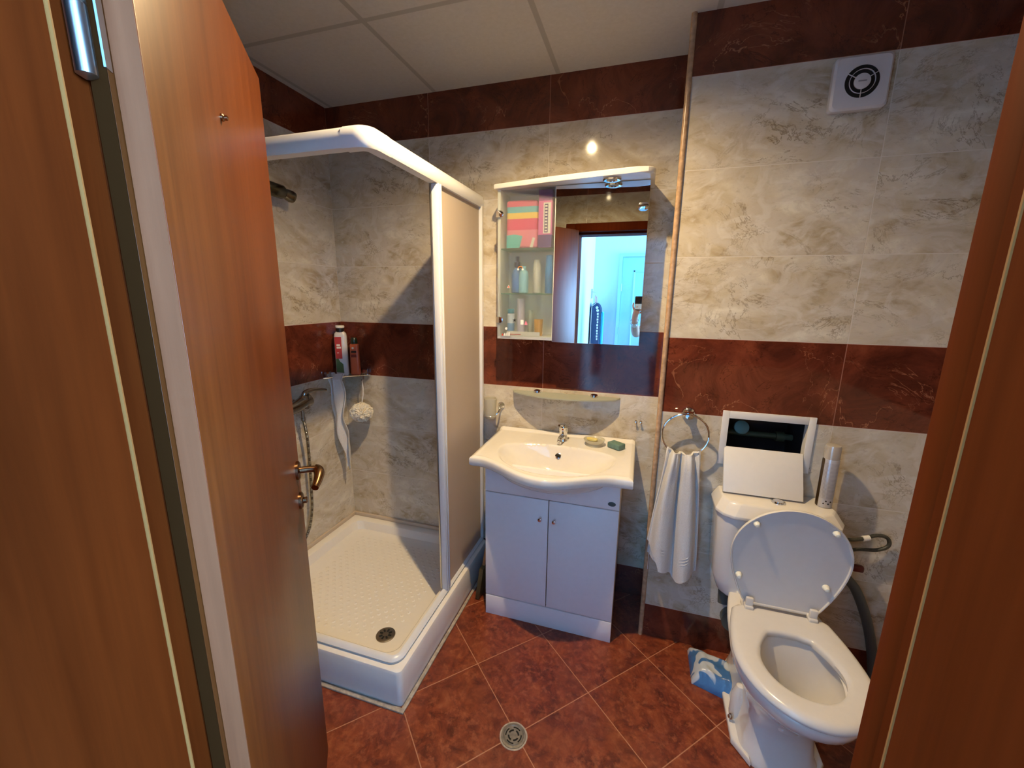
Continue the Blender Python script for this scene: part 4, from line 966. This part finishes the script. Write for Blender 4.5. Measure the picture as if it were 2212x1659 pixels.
ex = bmesh.ops.extrude_face_region(b, geom=list(b.faces)); 
for v in [g for g in ex['geom'] if isinstance(g, bmesh.types.BMVert)]: v.co.z = .001
obj('plastic_pack', b, t.mat, None, label='crumpled blue and white plastic pack lying on the floor left of the toilet', cat='pack')

# floor drain
fdn = thing('floor_drain', 'round grey metal floor drain set in the tiles', 'drain', (1.315, -.865, 0))
b = nb(); lathe(b, [(.044, .0), (.043, .003), (.036, .0035), (.034, .002), (.032, .002), (.031, .0035), (.001, .0035)], (1.315, -.865, 0), n=44); obj('frame', b, simple('pewter', (.24, .22, .19), .45, .7, var=.2, scale=90), fdn)
b = nb()
for k in range(4):
    for (r0, r1, sp) in ((.0145, .0200, 62), (.0250, .0290, 56)):
        b2 = nb(); a0 = math.radians(90*k+(12 if r0 < .02 else 50)); n = 10
        I = [b2.verts.new((r0*math.cos(a0+math.radians(sp)*i/n), r0*math.sin(a0+math.radians(sp)*i/n), 0)) for i in range(n+1)]
        O_ = [b2.verts.new((r1*math.cos(a0+math.radians(sp)*i/n), r1*math.sin(a0+math.radians(sp)*i/n), 0)) for i in range(n+1)]
        for i in range(n): b2.faces.new((I[i], O_[i], O_[i+1], I[i+1]))
        ex = bmesh.ops.extrude_face_region(b2, geom=list(b2.faces))
        for v in [g for g in ex['geom'] if isinstance(g, bmesh.types.BMVert)]: v.co.z = .0010
        add(b, b2, Matrix.Translation((1.315, -.865, .0030)))
obj('slots', b, 'hole', fdn, False)
b = nb(); prism(b, [(1.315+.049*math.cos(a)*(1+.008*math.sin(5*a)), -.865+.049*math.sin(a)*(1+.008*math.sin(5*a))) for a in [2*PI*i/48 for i in range(48)]], 0, .0012); tri(b); obj('mortar_ring', b, 'grout', fdn, False)

# ================================================================== HALLWAY: bag and the person seen in the mirror
bg_ = thing('sports_bag', 'dark blue padded bag with white piping hanging in the hallway, seen in the mirror', 'bag', (1.165, -2.90, .62))
def capsule(bm, x0, x1, z0, z1, y0, y1, bv, top=None):
    w = x1-x0; r = w/2; pts = [(x0+.01, z0), (x1-.01, z0), (x1, z0+.02)]+[(x0+r+r*math.cos(a), z1-r*1.5+r*1.5*math.sin(a)) for a in [PI*i/14 for i in range(15)]]+[(x0, z0+.02)]
    xzprism(bm, pts, -y1 if False else y1, y0, bv, seg=3)
b = nb(); capsule(b, 1.105, 1.215, .62, 1.455, -3.02, -2.86, .02); obj('body', b, simple('dark_navy_fabric', (.012, .02, .05), .8), bg_)
b = nb(); capsule(b, 1.128, 1.212, .66, 1.445, -2.859, -2.845, .004); pk2 = obj('front_pocket', b, simple('blue_fabric', (.014, .035, .085), .7), bg_)
b = nb(); tube(b, [(1.121, -2.852, .64), (1.121, -2.852, 1.1), (1.122, -2.852, 1.39), (1.138, -2.852, 1.43), (1.165, -2.852, 1.448)], .004, 8); obj('piping', b, 'whiteb', bg_)
for cx, cz in ((1.178, 1.405), (1.186, 1.375)):
    b = nb(); lathe(b, [(.014, 0), (.014, .001)], (cx, -2.8449, cz), axis=(0, 1, 0), n=14); obj('emblem', b, 'whiteb', pk2, False)
for i in range(10):
    zz = 1.33-i*.030; b = nb(); box(b, 1.181+(.003 if i % 2 else 0), 1.198, -2.845, -2.8435, zz, zz+.021); obj('letter', b, 'whiteb', pk2, False)
b = nb(); tube(b, [(1.150, -2.93, 1.44), (1.145, -2.93, 1.50), (1.150, -2.94, 1.53), (1.162, -2.94, 1.50), (1.165, -2.93, 1.44)], .006, 8); obj('strap', b, simple('pink_strap', (.60, .30, .24), .7), bg_)
b = nb(); box(b, 1.1005, 1.112, -2.96, -2.90, 1.50, 1.60, .003); tube(b, [(1.108, -2.93, 1.57), (1.150, -2.935, 1.56), (1.155, -2.935, 1.528), (1.150, -2.935, 1.516)], .004, 8); obj('wall_hook', b, 'satin', None, label='metal coat hook on the hallway wall above the hanging bag', cat='hook')
b = nb(); capsule(b, 1.217, 1.242, .70, 1.36, -2.99, -2.90, .008); obj('towel', b, simple('turquoise_fabric', (.04, .45, .68), .8), None, label='turquoise cloth hanging beside the dark bag, seen in the mirror', cat='cloth')

skin = simple('skin', (.58, .33, .22), .5, var=.06, scale=30)
pn = thing('person', 'person in white top holding up a phone, reflected at the right edge of the mirror', 'person', (1.88, -2.40, 0))
def skinned(name, nodes, edges, root, mat, parent, sub=2):
    me = bpy.data.meshes.new(name); L = world(parent)
    me.from_pydata([Vector(p)-L for p, r in nodes], edges, []); me.materials.append(mat if not isinstance(mat, str) else M_[mat])
    o = bpy.data.objects.new(name, me); COL.objects.link(o); o.parent = parent; ORG[o.name] = L
    md = o.modifiers.new('skin', 'SKIN'); md.use_smooth_shade = True
    for i, (p, r) in enumerate(nodes):
        sv = me.skin_vertices[0].data[i]; sv.radius = (r, r) if not isinstance(r, tuple) else r; sv.use_root = (i == root)
    s_ = o.modifiers.new('subsurf', 'SUBSURF'); s_.levels = sub; s_.render_levels = sub
    return o
nodes = []; edges = []
def chain(start, pts):
    k = start
    for p, r in pts:
        nodes.append((p, r)); edges.append((k, len(nodes)-1)); k = len(nodes)-1
    return k
nodes.append(((1.93, -2.42, .92), (.15, .11)))                                  # pelvis
sp_ = chain(0, [((1.93, -2.43, 1.10), (.125, .095)), ((1.93, -2.43, 1.27), (.145, .10))])
nk = chain(sp_, [((1.925, -2.42, 1.41), (.055, .055)), ((1.92, -2.41, 1.46), (.050, .055))])
hd_ = chain(nk, [((1.915, -2.39, 1.53), (.072, .085)), ((1.915, -2.395, 1.60), (.075, .09)), ((1.915, -2.40, 1.655), (.05, .06))])
for s, hx in ((1, 2.03), (-1, 1.83)):
    chain(0, [((hx, -2.42, .86), .09), ((hx, -2.40, .48), .056), ((hx, -2.42, .10), .038), ((hx, -2.34, .035), .036), ((hx, -2.24, .03), .030)])
# arm on the mirror side: shoulder, elbow, wrist, palm, fingers
ar = chain(sp_, [((1.80, -2.42, 1.345), .055), ((1.69, -2.36, 1.26), .045), ((1.600, -2.24, 1.185), .040), ((1.588, -2.15, 1.24), .038), ((1.582, -2.065, 1.320), .027), ((1.585, -2.040, 1.355), (.030, .017)), ((1.592, -2.022, 1.395), (.036, .014))])
for dx, pts in enumerate(([(1.567, -2.018, 1.420), (1.562, -2.008, 1.450), (1.567, -2.000, 1.472)], [(1.583, -2.012, 1.425), (1.590, -1.9975, 1.436), (1.606, -1.9975, 1.440)],
                          [(1.600, -2.014, 1.418), (1.610, -1.9975, 1.424), (1.625, -1.9975, 1.426)], [(1.615, -2.016, 1.410), (1.625, -1.9975, 1.411), (1.640, -1.9975, 1.412)], [(1.625, -2.026, 1.385), (1.637, -2.02, 1.402), (1.642, -2.016, 1.418)])):
    chain(ar, [(p, .0085 if i < 2 else .0072) for i, p in enumerate(pts)])
ar2 = chain(sp_, [((2.06, -2.42, 1.345), .055), ((2.10, -2.34, 1.20), .045), ((2.02, -2.22, 1.20), .038), ((1.86, -2.08, 1.36), .028), ((1.815, -2.040, 1.395), (.030, .018)), ((1.795, -2.030, 1.415), (.034, .015))])
for pts in ([(1.775, -2.025, 1.465), (1.745, -2.022, 1.485)], [(1.770, -2.022, 1.440), (1.742, -2.02, 1.452)], [(1.770, -2.022, 1.42), (1.742, -2.02, 1.428)], [(1.775, -2.025, 1.400), (1.748, -2.022, 1.405)], [(1.800, -2.02, 1.455), (1.790, -2.015, 1.49)]):
    chain(ar2, [(p, .008) for p in pts])
skinned('body', nodes, edges, 0, skin, pn)
nodes = []; edges = []
nodes.append(((1.93, -2.425, .95), (.175, .135)))
k = chain(0, [((1.93, -2.43, 1.10), (.15, .12)), ((1.93, -2.43, 1.28), (.165, .12)), ((1.928, -2.425, 1.375), (.09, .08))])
chain(2, [((1.81, -2.425, 1.33), .072), ((1.735, -2.385, 1.29), .066)]); chain(2, [((2.05, -2.425, 1.33), .072), ((2.10, -2.37, 1.24), .066)])
skinned('shirt', nodes, edges, 0, 'towel', pn)
nodes = []; edges = []
nodes.append(((1.93, -2.42, .93), (.17, .125)))
for hx in (2.03, 1.83): chain(0, [((hx, -2.42, .84), .105), ((hx, -2.40, .48), .075), ((hx, -2.42, .12), .06)])
skinned('trousers', nodes, edges, 0, simple('dark_denim', (.03, .04, .08), .85), pn)
nodes = []; edges = []
nodes.append(((1.915, -2.43, 1.66), (.085, .085))); chain(0, [((1.915, -2.46, 1.60), (.088, .06)), ((1.915, -2.475, 1.48), (.075, .04)), ((1.915, -2.48, 1.38), (.055, .03))])
skinned('hair', nodes, edges, 0, simple('brown_hair', (.06, .03, .015), .6), pn)
b = nb(); lathe(b, [(.010, 0), (.014, .02), (.006, .03)], (1.915, -2.300, 1.545), n=12)
bmesh.ops.scale(b, vec=(1, .9, 1), verts=b.verts, space=Matrix.Translation((-1.915, 2.3, 0))); obj('nose', b, skin, pn)
for s in (-1, 1):
    b = nb(); bmesh.ops.create_uvsphere(b, u_segments=14, v_segments=10, radius=.011)
    bmesh.ops.translate(b, vec=(1.915+s*.03, -2.316, 1.590), verts=b.verts); obj('eye', b, 'whiteb', pn)
    b = nb(); bmesh.ops.create_uvsphere(b, u_segments=12, v_segments=8, radius=.03)
    for v in b.verts: v.co = Vector((1.915+s*.075+v.co.x*.25, -2.40+v.co.y*.6, 1.575+v.co.z)); 
    obj('ear', b, skin, pn)
b = nb(); tube(b, [(1.893, -2.312, 1.522), (1.915, -2.306, 1.519), (1.937, -2.312, 1.522)], .005, 8); obj('mouth', b, simple('lips', (.42, .12, .10), .4), pn)
b = nb(); wc_ = Vector((1.5835, -2.078, 1.308)); ax = Vector((-.003, .085, .08)).normalized(); 
lathe(b, [(.036, -.010), (.040, -.008), (.040, .008), (.036, .010), (.036, -.010)], wc_, axis=tuple(ax), n=28, cap=False); wb = obj('wristwatch', b, 'halld', pn, label='pale wristwatch')
b = nb(); lathe(b, [(.021, 0), (.022, .004), (.019, .008), (.001, .008)], wc_+Vector((.0, .030, -.030)), axis=(0, 1, -.95), n=26); obj('watch_face', b, 'satin', wb)
ph_ = thing('phone', 'black phone with a pale lower half held up by the person in the mirror', 'phone', (1.65, -1.999, 1.41))
b = nb(); prism(b, rrect(1.575, 1.735, 1.415, 1.524, .008), 1.9965-.004, 1.9965+.004, .001, T=XZ @ Matrix.Identity(4)); 
obj('case', b, simple('black_glass', (.012, .012, .014), .12), ph_)
b = nb(); box(b, 1.578, 1.732, -1.9922, -1.9916, 1.418, 1.462); obj('pale_lower_half', b, simple('pale_blue_half', (.62, .78, .86), .3), ph_, False)  # pale sheet over the lower half of the phone's back
b = nb(); lathe(b, [(.007, 0), (.007, .0015), (.005, .002), (.001, .002)], (1.640, -1.9925, 1.5116), axis=(0, 1, 0), n=18); obj('lens', b, 'hole', ph_)
